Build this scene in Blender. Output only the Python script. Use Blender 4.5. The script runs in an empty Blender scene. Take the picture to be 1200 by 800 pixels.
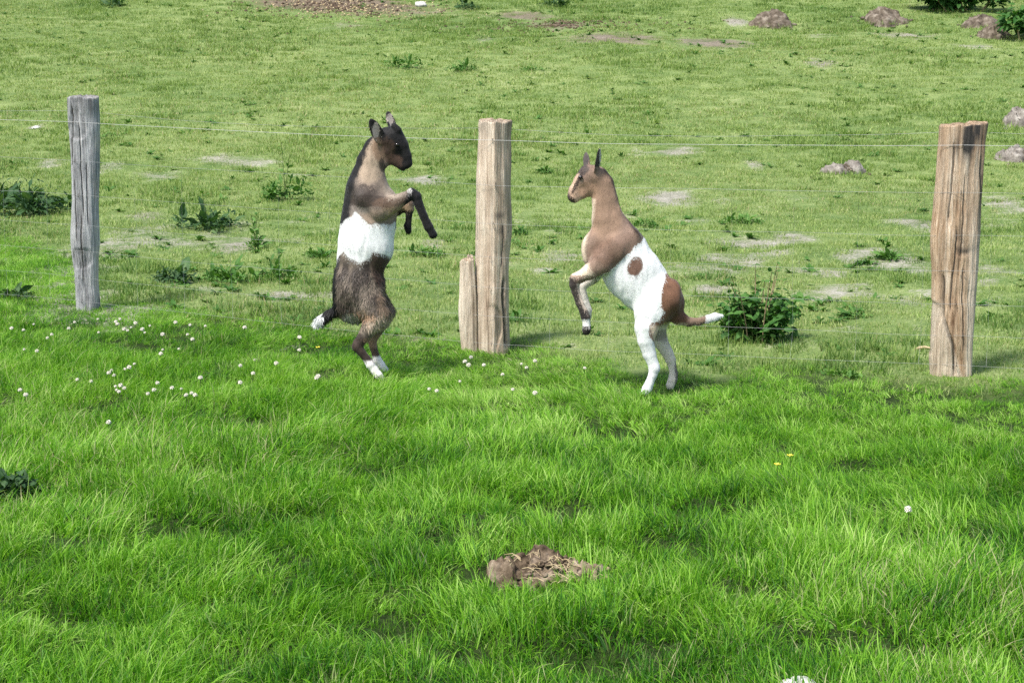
import bpy, math, random
import numpy as np
from mathutils import Vector, Matrix

random.seed(7)
RNG = np.random.default_rng(11)
scene = bpy.context.scene
COL = scene.collection

# ------------------------------------------------------------------ camera, sky, sun, exposure
CAM_H = 1.70
F_PX = 2240.0                       # focal length in photo pixels (1200 x 800)
HORIZON_PX = 30.0                   # where level ground would vanish
PITCH = math.atan((400.0 - HORIZON_PX) / F_PX)
cam_data = bpy.data.cameras.new('camera')
cam_data.sensor_width = 36.0
cam_data.lens = F_PX / 1200.0 * 36.0
cam_data.clip_start = 0.1
cam_data.clip_end = 2000.0
cam = bpy.data.objects.new('camera', cam_data)
COL.objects.link(cam)
cam.location = (0, 0, CAM_H)
cam.rotation_euler = (math.pi / 2 - PITCH, 0, 0)
scene.camera = cam

SUN_ELEV = math.radians(58)
SUN_FROM = Vector((-math.cos(math.radians(50)), -math.sin(math.radians(50)), 0))   # from the left, a little behind the camera
world = bpy.data.worlds.new('World')
scene.world = world
world.use_nodes = True
wn = world.node_tree.nodes
sky = wn.new('ShaderNodeTexSky')
sky.sky_type = 'NISHITA'
sky.sun_disc = False
sky.sun_elevation = SUN_ELEV
sky.sun_rotation = math.atan2(SUN_FROM.x, SUN_FROM.y)
sky.air_density = 1.0
sky.dust_density = 2.0
bg = wn['Background']
bg.inputs['Strength'].default_value = 0.15
world.node_tree.links.new(sky.outputs['Color'], bg.inputs['Color'])

sun_data = bpy.data.lights.new('sun', 'SUN')
sun_data.energy = 3.9
sun_data.angle = math.radians(10)
sun_data.color = (1.0, 0.96, 0.90)
sun = bpy.data.objects.new('sun', sun_data)
COL.objects.link(sun)
sun_dir = (SUN_FROM * math.cos(SUN_ELEV) + Vector((0, 0, math.sin(SUN_ELEV)))).normalized()
sun.rotation_euler = sun_dir.to_track_quat('Z', 'Y').to_euler()
sun.location = (-8, -3, 14)

scene.view_settings.view_transform = 'Standard'
scene.view_settings.look = 'None'
scene.view_settings.gamma = 1.0
scene.view_settings.exposure = 0.70
scene.view_settings.use_curve_mapping = False
scene.render.engine = 'CYCLES'
scene.cycles.use_denoising = False
scene.cycles.max_bounces = 5
scene.cycles.diffuse_bounces = 3
scene.cycles.glossy_bounces = 2
scene.cycles.transmission_bounces = 4
scene.cycles.transparent_max_bounces = 4
scene.cycles.caustics_reflective = False
scene.cycles.caustics_refractive = False

# ------------------------------------------------------------------ small helpers
def srgb(r, g, b):
    def f(c):
        c /= 255.0
        return c / 12.92 if c <= 0.04045 else ((c + 0.055) / 1.055) ** 2.4
    return np.array([f(r), f(g), f(b)], dtype=np.float32)

def _hash(ix, iy, iz, seed):
    n = (ix.astype(np.int64) * 374761393 + iy.astype(np.int64) * 668265263 + iz.astype(np.int64) * 1442695041 + seed * 974634777) & 0x7fffffff
    n = ((n ^ (n >> 13)) * 1274126177) & 0x7fffffff
    n = ((n ^ (n >> 16)) * 668265263) & 0x7fffffff
    return ((n ^ (n >> 15)) & 0xffff) / 65535.0

def noise3(x, y, z, seed=0):
    """value noise, -1..1"""
    x, y, z = np.broadcast_arrays(np.asarray(x, float), np.asarray(y, float), np.asarray(z, float))
    xi, yi, zi = np.floor(x), np.floor(y), np.floor(z)
    fx, fy, fz = x - xi, y - yi, z - zi
    ux, uy, uz = fx * fx * (3 - 2 * fx), fy * fy * (3 - 2 * fy), fz * fz * (3 - 2 * fz)
    out = 0
    for dx in (0, 1):
        for dy in (0, 1):
            for dz in (0, 1):
                w = (ux if dx else 1 - ux) * (uy if dy else 1 - uy) * (uz if dz else 1 - uz)
                out = out + w * _hash(xi + dx, yi + dy, zi + dz, seed)
    return out * 2 - 1

def noise2(x, y, seed=0):
    x, y = np.broadcast_arrays(np.asarray(x, float), np.asarray(y, float))
    xi, yi = np.floor(x), np.floor(y)
    fx, fy = x - xi, y - yi
    ux, uy = fx * fx * (3 - 2 * fx), fy * fy * (3 - 2 * fy)
    z0 = np.zeros_like(xi)
    out = 0
    for dx in (0, 1):
        for dy in (0, 1):
            w = (ux if dx else 1 - ux) * (uy if dy else 1 - uy)
            out = out + w * _hash(xi + dx, yi + dy, z0, seed)
    return out * 2 - 1

def fbm2(x, y, seed=0, octaves=4):
    s, a, f = 0, 0.5, 1.0
    for o in range(octaves):
        s = s + a * noise2(np.asarray(x) * f + 13.7 * o, np.asarray(y) * f - 7.1 * o, seed + o)
        a *= 0.5
        f *= 2.03
    return s

def smooth01(t):
    t = np.clip(t, 0, 1)
    return t * t * (3 - 2 * t)

CT, ST = math.cos(PITCH), math.sin(PITCH)

def pixel_ray(px, py):
    a, b = (px - 600.0) / F_PX, (400.0 - py) / F_PX
    return np.array([a, CT + b * ST, -ST + b * CT])

# ---- terrain: level meadow, pasture rising behind the fence to a low crest
def rise(y):
    y = np.asarray(y, float)
    g = 0.14
    y0, y1, y2, y3 = 15.0, 24.0, 42.0, 62.0
    t = np.clip(y, y0, y1) - y0
    h = g * t * t / (2 * (y1 - y0))
    h = h + g * (np.clip(y, y1, y2) - y1)
    t = np.clip(y, y2, y3) - y2
    h = h + g * (t - t * t / (2 * (y3 - y2)))
    return h

HOLLOWS = []
def height(x, y):
    x, y = np.asarray(x, float), np.asarray(y, float)
    near = smooth01((10.5 - y) / 3.0)
    h = rise(y)
    h = h + 0.035 * noise2(x * 0.9, y * 0.9, 3) * (0.6 + 0.4 * near)
    h = h + 0.018 * noise2(x * 2.7, y * 2.7, 4)
    h = h + 0.020 * near * noise2(x * 4.2 + 9, y * 4.2, 8)
    for (hx, hy, hr, hd) in HOLLOWS:
        h = h - hd * np.exp(-(((x - hx) / (hr * 1.3)) ** 2 + ((y - hy) / hr) ** 2))
    far = smooth01((y - 20) / 12.0)
    h = h + 0.13 * far * noise2(x * 0.22, y * 0.22, 5) + 0.05 * far * noise2(x * 0.6, y * 0.6, 6)
    return h

def ground_at(px, py):
    r = pixel_ray(px, py)
    t = np.linspace(2.5, 60, 6000)
    z = CAM_H + r[2] * t
    hh = height(r[0] * t, r[1] * t)
    k = np.argmax(z < hh)
    t0, t1 = t[k - 1], t[k]
    d0, d1 = z[k - 1] - hh[k - 1], z[k] - hh[k]
    tt = t0 + (t1 - t0) * d0 / (d0 - d1)
    p = np.array([r[0] * tt, r[1] * tt, 0.0])
    p[2] = float(height(p[0], p[1]))
    return p

SPOTS_PX = [(660, 600, .16, .45), (850, 592, .14, .5), (20, 575, .14, .45), (700, 775, .17, .4), (960, 758, .10, .2), (60, 725, .16, .5), (180, 408, .12, .55), (240, 545, .1, .6), (300, 700, .12, .6), (490, 425, .25, .7), (1165, 462, .22, .7), (830, 450, .3, .75), (590, 690, .12, .6), (1130, 640, .2, .6), (120, 480, .16, .6), (780, 640, .12, .6),
            (430, 560, .14, .6), (520, 640, .12, .55), (360, 610, .13, .55), (220, 620, .14, .55), (880, 690, .13, .5), (1050, 760, .14, .5), (450, 740, .14, .5), (1000, 545, .14, .6), (320, 500, .14, .6), (730, 520, .14, .65), (160, 640, .12, .6), (560, 770, .12, .5)]
SPOTS = [(*ground_at(a, b)[:2], r_, k) for a, b, r_, k in SPOTS_PX]  # dark spots: hollows, and cast shadows of the goats painted into the grass
HOLLOWS += [(a, b, c * .75, (1 - k) * .13) for a, b, c, k in SPOTS]  # spots for cast shadows are sunk like the hollows

def on_plane(px, py, Y):
    r = pixel_ray(px, py)
    t = Y / r[1]
    return np.array([r[0] * t, Y, CAM_H + r[2] * t])

def scale_at(Y):
    """photo pixels per metre at distance Y"""
    return F_PX / (Y * CT + 1.0 * ST)

def project(x, y, z):
    dz = z - CAM_H
    depth = y * CT - dz * ST
    up = y * ST + dz * CT
    return 600 + F_PX * x / depth, 400 - F_PX * up / depth

def mesh_from(name, verts, faces, mat=None, smooth=True):
    me = bpy.data.meshes.new(name)
    v = np.asarray(verts, np.float32)
    if isinstance(faces, np.ndarray):
        n, k = faces.shape
        me.vertices.add(len(v))
        me.vertices.foreach_set('co', v.ravel())
        me.loops.add(n * k)
        me.loops.foreach_set('vertex_index', faces.astype(np.int32).ravel())
        me.polygons.add(n)
        me.polygons.foreach_set('loop_start', np.arange(0, n * k, k, dtype=np.int32))
        me.update(calc_edges=True)
        me.validate()
    else:
        me.from_pydata([tuple(p) for p in v], [], faces)
        me.update()
    if smooth:
        me.polygons.foreach_set('use_smooth', np.ones(len(me.polygons), dtype=bool))
    if mat is not None:
        me.materials.append(mat)
    return me

def color_attr(me, name, cols):
    a = me.color_attributes.new(name, 'FLOAT_COLOR', 'POINT')
    c = np.ones((len(me.vertices), 4), np.float32)
    c[:, :3] = cols
    a.data.foreach_set('color', c.ravel())

def float_attr(me, name, vals):
    a = me.attributes.new(name, 'FLOAT', 'POINT')
    a.data.foreach_set('value', np.asarray(vals, np.float32))

def add_obj(name, me, parent=None, loc=None):
    o = bpy.data.objects.new(name, me)
    COL.objects.link(o)
    if parent is not None:
        o.parent = parent
    if loc is not None:
        o.location = loc
    return o

def tag(o, label=None, category=None, group=None, kind=None):
    if label: o['label'] = label
    if category: o['category'] = category
    if group: o['group'] = group
    if kind: o['kind'] = kind
    return o

def thing(name, label, category, loc, group=None, rz=0.0):
    o = bpy.data.objects.new(name, None)
    o.empty_display_size = 0.1
    COL.objects.link(o)
    o.location = loc
    o.rotation_euler = (0, 0, rz)
    return tag(o, label, category, group)

def tube(points, radii, sides=6, cap=True):
    """tube along points; returns verts, quads (list)"""
    P = [Vector(p) for p in points]
    if not hasattr(radii, '__len__'):
        radii = [radii] * len(P)
    V, Fc = [], []
    for i, p in enumerate(P):
        d = (P[min(i + 1, len(P) - 1)] - P[max(i - 1, 0)]).normalized()
        ref = Vector((0, 0, 1)) if abs(d.z) < 0.9 else Vector((1, 0, 0))
        a = d.cross(ref).normalized()
        b = d.cross(a)
        for k in range(sides):
            t = 2 * math.pi * k / sides
            V.append(p + (a * math.cos(t) + b * math.sin(t)) * radii[i])
    for i in range(len(P) - 1):
        for k in range(sides):
            k2 = (k + 1) % sides
            Fc.append((i * sides + k, i * sides + k2, (i + 1) * sides + k2, (i + 1) * sides + k))
    if cap:
        Fc.append(tuple(range(sides)))
        n = (len(P) - 1) * sides
        Fc.append(tuple(range(n + sides - 1, n - 1, -1)))
    return V, Fc

def merge(parts):
    V, Fc = [], []
    for v, f in parts:
        o = len(V)
        V += [tuple(p) for p in v]
        Fc += [tuple(i + o for i in q) for q in f]
    return V, Fc

# ------------------------------------------------------------------ materials
class NT:
    def __init__(self, name):
        self.m = bpy.data.materials.new(name)
        self.m.use_nodes = True
        self.t = self.m.node_tree
        self.t.nodes.clear()
        self.out = self.n('ShaderNodeOutputMaterial')
    def n(self, typ, **kw):
        nd = self.t.nodes.new(typ)
        for k, v in kw.items():
            setattr(nd, k, v)
        return nd
    def l(self, a, b):
        self.t.links.new(a, b)
    def ramp(self, fac, stops, interp='LINEAR'):
        r = self.n('ShaderNodeValToRGB')
        r.color_ramp.interpolation = interp
        e = r.color_ramp.elements
        while len(e) < len(stops):
            e.new(0.5)
        for q, (p, c) in zip(e, stops):
            q.position = p
            q.color = (c[0], c[1], c[2], 1)
        self.l(fac, r.inputs[0])
        return r.outputs[0]
    def mix(self, fac, a, b, mode='MIX'):
        x = self.n('ShaderNodeMix', data_type='RGBA', blend_type=mode)
        for s, v in ((x.inputs[0], fac), (x.inputs[6], a), (x.inputs[7], b)):
            if isinstance(v, (int, float)):
                s.default_value = v
            elif hasattr(v, 'links') or isinstance(v, bpy.types.NodeSocket):
                self.l(v, s)
            else:
                s.default_value = (v[0], v[1], v[2], 1)
        return x.outputs[2]
    def noise(self, vec, scale, detail=4, rough=0.55, dist=0.0):
        x = self.n('ShaderNodeTexNoise')
        x.inputs['Scale'].default_value = scale
        x.inputs['Detail'].default_value = detail
        x.inputs['Roughness'].default_value = rough
        x.inputs['Distortion'].default_value = dist
        if vec is not None:
            self.l(vec, x.inputs['Vector'])
        return x.outputs['Fac']
    def math(self, op, a, b=None):
        x = self.n('ShaderNodeMath', operation=op)
        for s, v in ((x.inputs[0], a), (x.inputs[1], b)):
            if v is None: continue
            if isinstance(v, (int, float)): s.default_value = v
            else: self.l(v, s)
        return x.outputs[0]
    def bump(self, h, strength, dist):
        b = self.n('ShaderNodeBump')
        b.inputs['Strength'].default_value = strength
        b.inputs['Distance'].default_value = dist
        self.l(h, b.inputs['Height'])
        return b.outputs[0]
    def principled(self, col, rough=0.8, spec=0.3, normal=None):
        p = self.n('ShaderNodeBsdfPrincipled')
        p.inputs['Roughness'].default_value = rough
        p.inputs['Specular IOR Level'].default_value = spec
        if isinstance(col, bpy.types.NodeSocket): self.l(col, p.inputs['Base Color'])
        else: p.inputs['Base Color'].default_value = (col[0], col[1], col[2], 1)
        if normal is not None: self.l(normal, p.inputs['Normal'])
        return p
    def finish(self, shader):
        self.l(shader, self.out.inputs['Surface'])
        return self.m

def blade_material(name, stops, dry, translucency=0.35, rough=0.5, spec=0.22):
    """grass: colour from the instance's tint, the blade's own shade and its dry fraction"""
    t = NT(name)
    at = t.n('ShaderNodeAttribute', attribute_type='INSTANCER', attribute_name='tint')
    ab = t.n('ShaderNodeAttribute', attribute_type='GEOMETRY', attribute_name='shade')
    ad = t.n('ShaderNodeAttribute', attribute_type='GEOMETRY', attribute_name='dry')
    s = t.math('ADD', t.math('MULTIPLY', at.outputs['Fac'], 0.5), t.math('MULTIPLY', ab.outputs['Fac'], 0.5))
    c = t.ramp(s, stops)
    adi = t.n('ShaderNodeAttribute', attribute_type='INSTANCER', attribute_name='dryness')
    d = t.math('MULTIPLY', ad.outputs['Fac'], t.math('ADD', adi.outputs['Fac'], 0.35))
    d = t.math('MINIMUM', d, 1.0)
    c = t.mix(d, c, dry)
    p = t.principled(c, rough, spec)
    tr = t.n('ShaderNodeBsdfTranslucent')
    cc = t.mix(1.0, c, (1.15, 1.25, 0.55), 'MULTIPLY')
    t.l(cc, tr.inputs['Color'])
    mx = t.n('ShaderNodeMixShader')
    mx.inputs[0].default_value = translucency
    t.l(p.outputs[0], mx.inputs[1])
    t.l(tr.outputs[0], mx.inputs[2])
    return t.finish(mx.outputs[0])

MAT = {}
MAT['long_grass'] = blade_material('long_grass_blade', [
    (0.0, (0.008, 0.045, 0.005)), (0.28, (0.036, 0.145, 0.006)), (0.5, (0.112, 0.295, 0.013)),
    (0.72, (0.205, 0.415, 0.028)), (1.0, (0.420, 0.590, 0.160))], (0.44, 0.44, 0.22), 0.42)
MAT['short_grass'] = blade_material('short_grass_blade', [
    (0.0, (0.035, 0.095, 0.020)), (0.3, (0.095, 0.185, 0.038)), (0.55, (0.205, 0.300, 0.074)),
    (0.8, (0.310, 0.395, 0.125)), (1.0, (0.45, 0.49, 0.22))], (0.42, 0.36, 0.20), 0.3)

def leaf_material(name, stops, vein=(0.16, 0.24, 0.06), rough=0.4):
    t = NT(name)
    oi = t.n('ShaderNodeObjectInfo')
    tc = t.n('ShaderNodeTexCoord')
    ab = t.n('ShaderNodeAttribute', attribute_type='GEOMETRY', attribute_name='shade')
    nz = t.noise(tc.outputs['Object'], 22, 3)
    s = t.math('ADD', t.math('MULTIPLY', ab.outputs['Fac'], 0.55), t.math('MULTIPLY', oi.outputs['Random'], 0.25))
    s = t.math('ADD', s, t.math('MULTIPLY', nz, 0.25))
    c = t.ramp(s, stops)
    p = t.principled(c, rough, 0.25, t.bump(nz, 0.4, 0.004))
    tr = t.n('ShaderNodeBsdfTranslucent')
    t.l(t.mix(1.0, c, (1.1, 1.3, 0.5), 'MULTIPLY'), tr.inputs['Color'])
    mx = t.n('ShaderNodeMixShader')
    mx.inputs[0].default_value = 0.25
    t.l(p.outputs[0], mx.inputs[1]); t.l(tr.outputs[0], mx.inputs[2])
    return t.finish(mx.outputs[0])

MAT['dock_leaf'] = leaf_material('dock_leaf', [(0.15, (0.012, 0.034, 0.012)), (0.45, (0.030, 0.075, 0.024)), (0.7, (0.065, 0.13, 0.042)), (0.95, (0.17, 0.24, 0.09))], rough=0.6)
MAT['nettle_leaf'] = leaf_material('nettle_leaf', [(0, (0.014, 0.05, 0.010)), (0.4, (0.03, 0.10, 0.016)), (0.7, (0.07, 0.17, 0.03)), (1, (0.13, 0.24, 0.06))], rough=0.65)
MAT['weed_leaf'] = leaf_material('weed_leaf', [(0, (0.03, 0.08, 0.015)), (0.4, (0.06, 0.15, 0.025)), (0.7, (0.11, 0.22, 0.045)), (1, (0.2, 0.3, 0.09))], rough=0.65)

def simple_material(name, stops, scale, rough=0.85, spec=0.2, bump=0.5, bdist=0.01, stretch=None, detail=6):
    t = NT(name)
    tc = t.n('ShaderNodeTexCoord')
    vec = tc.outputs['Object']
    if stretch:
        mp = t.n('ShaderNodeMapping')
        mp.inputs['Scale'].default_value = stretch
        t.l(vec, mp.inputs['Vector'])
        vec = mp.outputs[0]
    nz = t.noise(vec, scale, detail, 0.62)
    c = t.ramp(nz, stops)
    p = t.principled(c, rough, spec, t.bump(nz, bump, bdist))
    return t.finish(p.outputs[0])

MAT['stem'] = simple_material('plant_stem', [(0.3, (0.07, 0.13, 0.03)), (0.7, (0.16, 0.2, 0.07))], 30)
MAT['dry_stem'] = simple_material('dry_plant_stem', [(0.3, (0.16, 0.11, 0.06)), (0.7, (0.33, 0.26, 0.15))], 30)
MAT['molehill'] = simple_material('molehill_soil', [(0.30, (0.032, 0.026, 0.018)), (0.5, (0.115, 0.092, 0.068)), (0.72, (0.29, 0.25, 0.20))], 9, 0.95, 0.1, 0.9, 0.02)
MAT['molehill_pale'] = simple_material('dry_pale_soil', [(0.28, (0.06, 0.052, 0.042)), (0.5, (0.19, 0.17, 0.145)), (0.75, (0.40, 0.37, 0.32))], 12, 0.95, 0.1, 0.9, 0.02)
MAT['dung'] = simple_material('dried_earth_and_straw', [(0.32, (0.025, 0.018, 0.011)), (0.47, (0.12, 0.088, 0.058)), (0.60, (0.25, 0.195, 0.14)), (0.75, (0.43, 0.37, 0.26))], 16, 0.95, 0.1, 1.0, 0.015)
MAT['dirt_clod'] = simple_material('brown_clod', [(0.3, (0.035, 0.024, 0.016)), (0.5, (0.11, 0.078, 0.054)), (0.75, (0.26, 0.20, 0.15))], 9, 0.95, 0.1, 0.9, 0.02)
MAT['straw'] = simple_material('dry_straw', [(0.3, (0.28, 0.2, 0.1)), (0.7, (0.55, 0.46, 0.28))], 20, 0.8)
MAT['stone'] = simple_material('pale_stone', [(0.3, (0.28, 0.27, 0.24)), (0.55, (0.50, 0.49, 0.45)), (0.8, (0.66, 0.64, 0.6))], 18, 0.85, 0.3, 0.6, 0.01)
MAT['petal'] = simple_material('clover_petal', [(0.3, (0.62, 0.56, 0.44)), (0.6, (0.80, 0.77, 0.68))], 240, 0.7, 0.2, 0.6, 0.003)
MAT['petal_yellow'] = simple_material('buttercup_petal', [(0.3, (0.75, 0.60, 0.04)), (0.7, (0.85, 0.74, 0.08))], 60, 0.4, 0.4, 0.1, 0.002)
MAT['wire'] = (lambda t: t.finish((lambda p: (p.inputs['Metallic'].__setattr__('default_value', 0.55), p)[1])(t.principled((0.33, 0.34, 0.33), 0.6, 0.4)).outputs[0]))(NT('galvanised_wire'))
MAT['new_wire'] = (lambda t: t.finish(t.principled((0.48, 0.48, 0.46), 0.55, 0.4).outputs[0]))(NT('bright_wire'))
MAT['rust'] = simple_material('rusty_steel', [(0.3, (0.03, 0.025, 0.02)), (0.7, (0.11, 0.08, 0.06))], 80, 0.7, 0.4)

def wood_material(name, stops, grain_scale=26, stain=None, rough=0.85):
    t = NT(name)
    tc = t.n('ShaderNodeTexCoord')
    mp = t.n('ShaderNodeMapping')
    mp.inputs['Scale'].default_value = (1, 1, 0.055)
    t.l(tc.outputs['Object'], mp.inputs['Vector'])
    fine = t.noise(mp.outputs[0], grain_scale * 4.5, 5, 0.65, 0.15)
    mid = t.noise(mp.outputs[0], grain_scale, 5, 0.6, 0.4)
    broad = t.noise(tc.outputs['Object'], 5.0, 4, 0.6)
    s = t.math('ADD', t.math('MULTIPLY', fine, 0.62), t.math('MULTIPLY', mid, 0.48))
    s = t.math('ADD', s, t.math('MULTIPLY', broad, 0.30))
    s = t.math('SUBTRACT', s, 0.20)
    c = t.ramp(s, stops)
    cr = t.n('ShaderNodeAttribute', attribute_type='GEOMETRY', attribute_name='stain')
    c = t.mix(t.math('MULTIPLY', cr.outputs['Fac'], 1.0), c, stain if stain is not None else (0.05, 0.045, 0.04))
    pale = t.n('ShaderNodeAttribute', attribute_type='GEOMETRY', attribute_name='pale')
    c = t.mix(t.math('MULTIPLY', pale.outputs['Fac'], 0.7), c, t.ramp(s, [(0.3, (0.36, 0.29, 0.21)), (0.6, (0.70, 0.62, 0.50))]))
    p = t.principled(c, rough, 0.2, t.bump(s, 1.0, 0.02))
    return t.finish(p.outputs[0])

MAT['wood_grey'] = wood_material('weathered_grey_wood', [(0.27, (0.07, 0.07, 0.072)), (0.41, (0.24, 0.24, 0.245)), (0.54, (0.42, 0.42, 0.415)), (0.70, (0.60, 0.60, 0.59))])
MAT['wood_tan'] = wood_material('split_oak_tan', [(0.27, (0.14, 0.09, 0.058)), (0.41, (0.38, 0.28, 0.195)), (0.54, (0.56, 0.44, 0.32)), (0.68, (0.74, 0.64, 0.50))])
MAT['wood_brown'] = wood_material('split_oak_brown', [(0.28, (0.10, 0.048, 0.022)), (0.42, (0.34, 0.225, 0.137)), (0.55, (0.51, 0.37, 0.245)), (0.69, (0.72, 0.60, 0.46))])

def ground_material():
    t = NT('meadow_ground')
    tc = t.n('ShaderNodeTexCoord')
    ob = tc.outputs['Object']
    big = t.noise(ob, 0.45, 5, 0.6)
    mid = t.noise(ob, 3.2, 5, 0.65)
    fine = t.noise(ob, 38, 4, 0.7)
    s = t.math('ADD', t.math('MULTIPLY', big, 0.3), t.math('ADD', t.math('MULTIPLY', mid, 0.35), t.math('MULTIPLY', fine, 0.35)))
    grass = t.ramp(s, [(0.34, (0.04, 0.09, 0.02)), (0.44, (0.115, 0.18, 0.052)), (0.55, (0.215, 0.275, 0.095)), (0.66, (0.33, 0.36, 0.17))])
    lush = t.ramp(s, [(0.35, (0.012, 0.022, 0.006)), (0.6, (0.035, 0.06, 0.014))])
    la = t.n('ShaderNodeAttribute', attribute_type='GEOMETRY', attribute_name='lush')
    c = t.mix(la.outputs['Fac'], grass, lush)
    soil = t.ramp(t.math('ADD', t.math('MULTIPLY', fine, 0.6), t.math('MULTIPLY', mid, 0.4)), [(0.3, (0.11, 0.11, 0.075)), (0.5, (0.29, 0.275, 0.215)), (0.7, (0.47, 0.45, 0.38))])
    red = t.ramp(t.math('ADD', t.math('MULTIPLY', fine, 0.6), t.math('MULTIPLY', mid, 0.4)), [(0.3, (0.045, 0.035, 0.022)), (0.5, (0.135, 0.10, 0.066)), (0.7, (0.30, 0.24, 0.17))])
    ba = t.n('ShaderNodeAttribute', attribute_type='GEOMETRY', attribute_name='bare')
    br = t.n('ShaderNodeAttribute', attribute_type='GEOMETRY', attribute_name='brown')
    f = t.math('ADD', ba.outputs['Fac'], t.math('MULTIPLY', t.math('SUBTRACT', t.math('ADD', fine, mid), 1.0), 1.3))
    f2 = t.n('ShaderNodeMapRange'); f2.inputs['From Min'].default_value = 0.42; f2.inputs['From Max'].default_value = 0.85
    t.l(f, f2.inputs['Value'])
    gate = t.math('MULTIPLY', f2.outputs[0], t.math('MINIMUM', t.math('MULTIPLY', ba.outputs['Fac'], 8.0), 1.0))
    c = t.mix(gate, c, t.mix(br.outputs['Fac'], soil, red))
    p = t.principled(c, 0.95, 0.1, t.bump(t.math('ADD', fine, mid), 0.8, 0.03))
    return t.finish(p.outputs[0])
MAT['ground'] = ground_material()

# ------------------------------------------------------------------ where things are bare, lush, brown
# photo ellipses (x, y, half width, half height, strength, brownness)
BARE = [
    (275, 187, 62, 8, .75, 0), (190, 207, 30, 7, .7, 0), (120, 196, 25, 7, .7, 0), (62, 192, 16, 5, .8, 0), (45, 150, 12, 4, .7, 0),
    (785, 232, 38, 9, 1, 0), (880, 284, 66, 7, .85, 0), (930, 280, 30, 6, .9, 0), (655, 299, 22, 8, .8, 0), (640, 318, 26, 6, .6, 0),
    (285, 288, 34, 10, .85, .2), (325, 347, 40, 9, .9, .1), (250, 340, 26, 6, .6, 0), (170, 255, 30, 8, .7, .2), (215, 330, 20, 6, .6, 0),
    (835, 342, 26, 8, 1, 0), (960, 318, 56, 6, .8, 0), (985, 322, 34, 5, .9, 0), (1072, 262, 32, 6, .8, .1), (1180, 238, 34, 11, .75, 0),
    (1170, 318, 36, 8, .7, .1), (1085, 408, 10, 4, .4, .5), (790, 177, 36, 6, .8, .1), (500, 212, 32, 6, .8, 0), (885, 195, 16, 7, .8, 0),
    (960, 75, 18, 5, .9, .2), (580, 310, 30, 8, .6, .3), (510, 285, 22, 9, .7, .3), (470, 270, 26, 7, .5, .1), (745, 178, 14, 5, .6, 0),
    (800, 405, 30, 5, .35, 0), (385, 340, 26, 7, .7, .3), (420, 362, 30, 5, .6, .6), (505, 398, 34, 6, .75, .8), (620, 372, 24, 5, .5, .3),
    (820, 258, 24, 5, .6, 0), (740, 252, 20, 6, .5, 0), (940, 232, 30, 5, .5, 0), (850, 236, 20, 5, .6, 0), (350, 205, 20, 5, .5, 0),
    (720, 46, 62, 6, .95, .75), (835, 50, 50, 6, .9, .7), (655, 28, 40, 6, .85, .75), (610, 20, 38, 6, .85, .8),
    (400, 6, 118, 12, .95, .95), (480, 14, 50, 5, .7, .8), (565, 45, 14, 4, .7, .3), (545, 17, 36, 4, .5, .8),
    (865, 26, 18, 5, 1, .1), (1145, 56, 26, 4, .8, .1), (1060, 42, 44, 4, .7, .3), (960, 41, 30, 4, .5, .2), (400, 32, 40, 5, .5, .5),
    (240, 262, 18, 6, .5, .2), (300, 262, 24, 5, .5, .1), (30, 245, 26, 7, .6, .2), (150, 300, 26, 7, .4, .2), (360, 255, 26, 6, .5, .1),
    (740, 402, 36, 6, .4, .2), (680, 408, 24, 5, .5, .3), (1020, 366, 40, 5, .4, .1), (1165, 262, 26, 5, .6, 0), (700, 205, 20, 4, .4, .2),
]
def project_arr(x, y, z):
    dz = z - CAM_H
    depth = np.maximum(y * CT - dz * ST, 0.5)
    return 600 + F_PX * x / depth, 400 - F_PX * (y * ST + dz * CT) / depth

# turn every ellipse into a patch on the ground (centre, half sizes in metres)
PATCH = []
for (px, py, hw, hh, st, bw) in BARE:
    c = ground_at(px, py)
    a = ground_at(px, py - hh); b = ground_at(px, py + hh)
    ry = min(max(abs(a[1] - b[1]) / 2, 0.06), 2.6)
    rx = hw / scale_at(c[1])
    PATCH.append((c[0], c[1], rx, ry, st, bw))

def bare_fields(x, y):
    wx = x + 0.16 * fbm2(x * 2.1, y * 2.1, 31)
    wy = y + 0.34 * fbm2(x * 1.7 + 5, y * 1.7, 32)
    bare = np.zeros_like(x); brown = np.zeros_like(x)
    for (cx, cy, rx, ry, st, bw) in PATCH:
        d = np.sqrt(((wx - cx) / (rx * 1.25)) ** 2 + ((wy - cy) / (ry * 1.25)) ** 2)
        v = st * smooth01((1.45 - d) / 1.25)
        brown = np.where(v > bare, bw, brown)
        bare = np.maximum(bare, v)
    speck = smooth01((0.6 * fbm2(x * 2.6 + 40, y * 1.5, 35, 4) + 0.55 * fbm2(x * 0.7, y * 0.5, 36, 2) - 0.05) / 0.2) * smooth01((19.5 - y) / 5) * smooth01((y - 9.4) / 1.5)
    bare = np.maximum(bare, 0.68 * speck)
    return np.clip(bare, 0, 1.0), brown

# border between the long front grass and the grazed pasture
_bpx = [(-140, 268), (0, 275), (60, 300), (110, 352), (200, 368), (300, 380), (400, 391), (500, 402), (570, 408), (680, 424), (750, 434), (850, 437), (1000, 440), (1120, 440), (1200, 440), (1340, 444)]
_bw = np.array([ground_at(*p)[:2] for p in _bpx])
_ord = np.argsort(_bw[:, 0])
_bw = _bw[_ord]
def border_y(x):
    return np.interp(x, _bw[:, 0], _bw[:, 1])
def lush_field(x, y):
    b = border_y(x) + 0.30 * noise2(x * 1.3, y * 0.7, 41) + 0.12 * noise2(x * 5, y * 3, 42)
    return smooth01((b + 0.25 - y) / 0.5)

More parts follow.
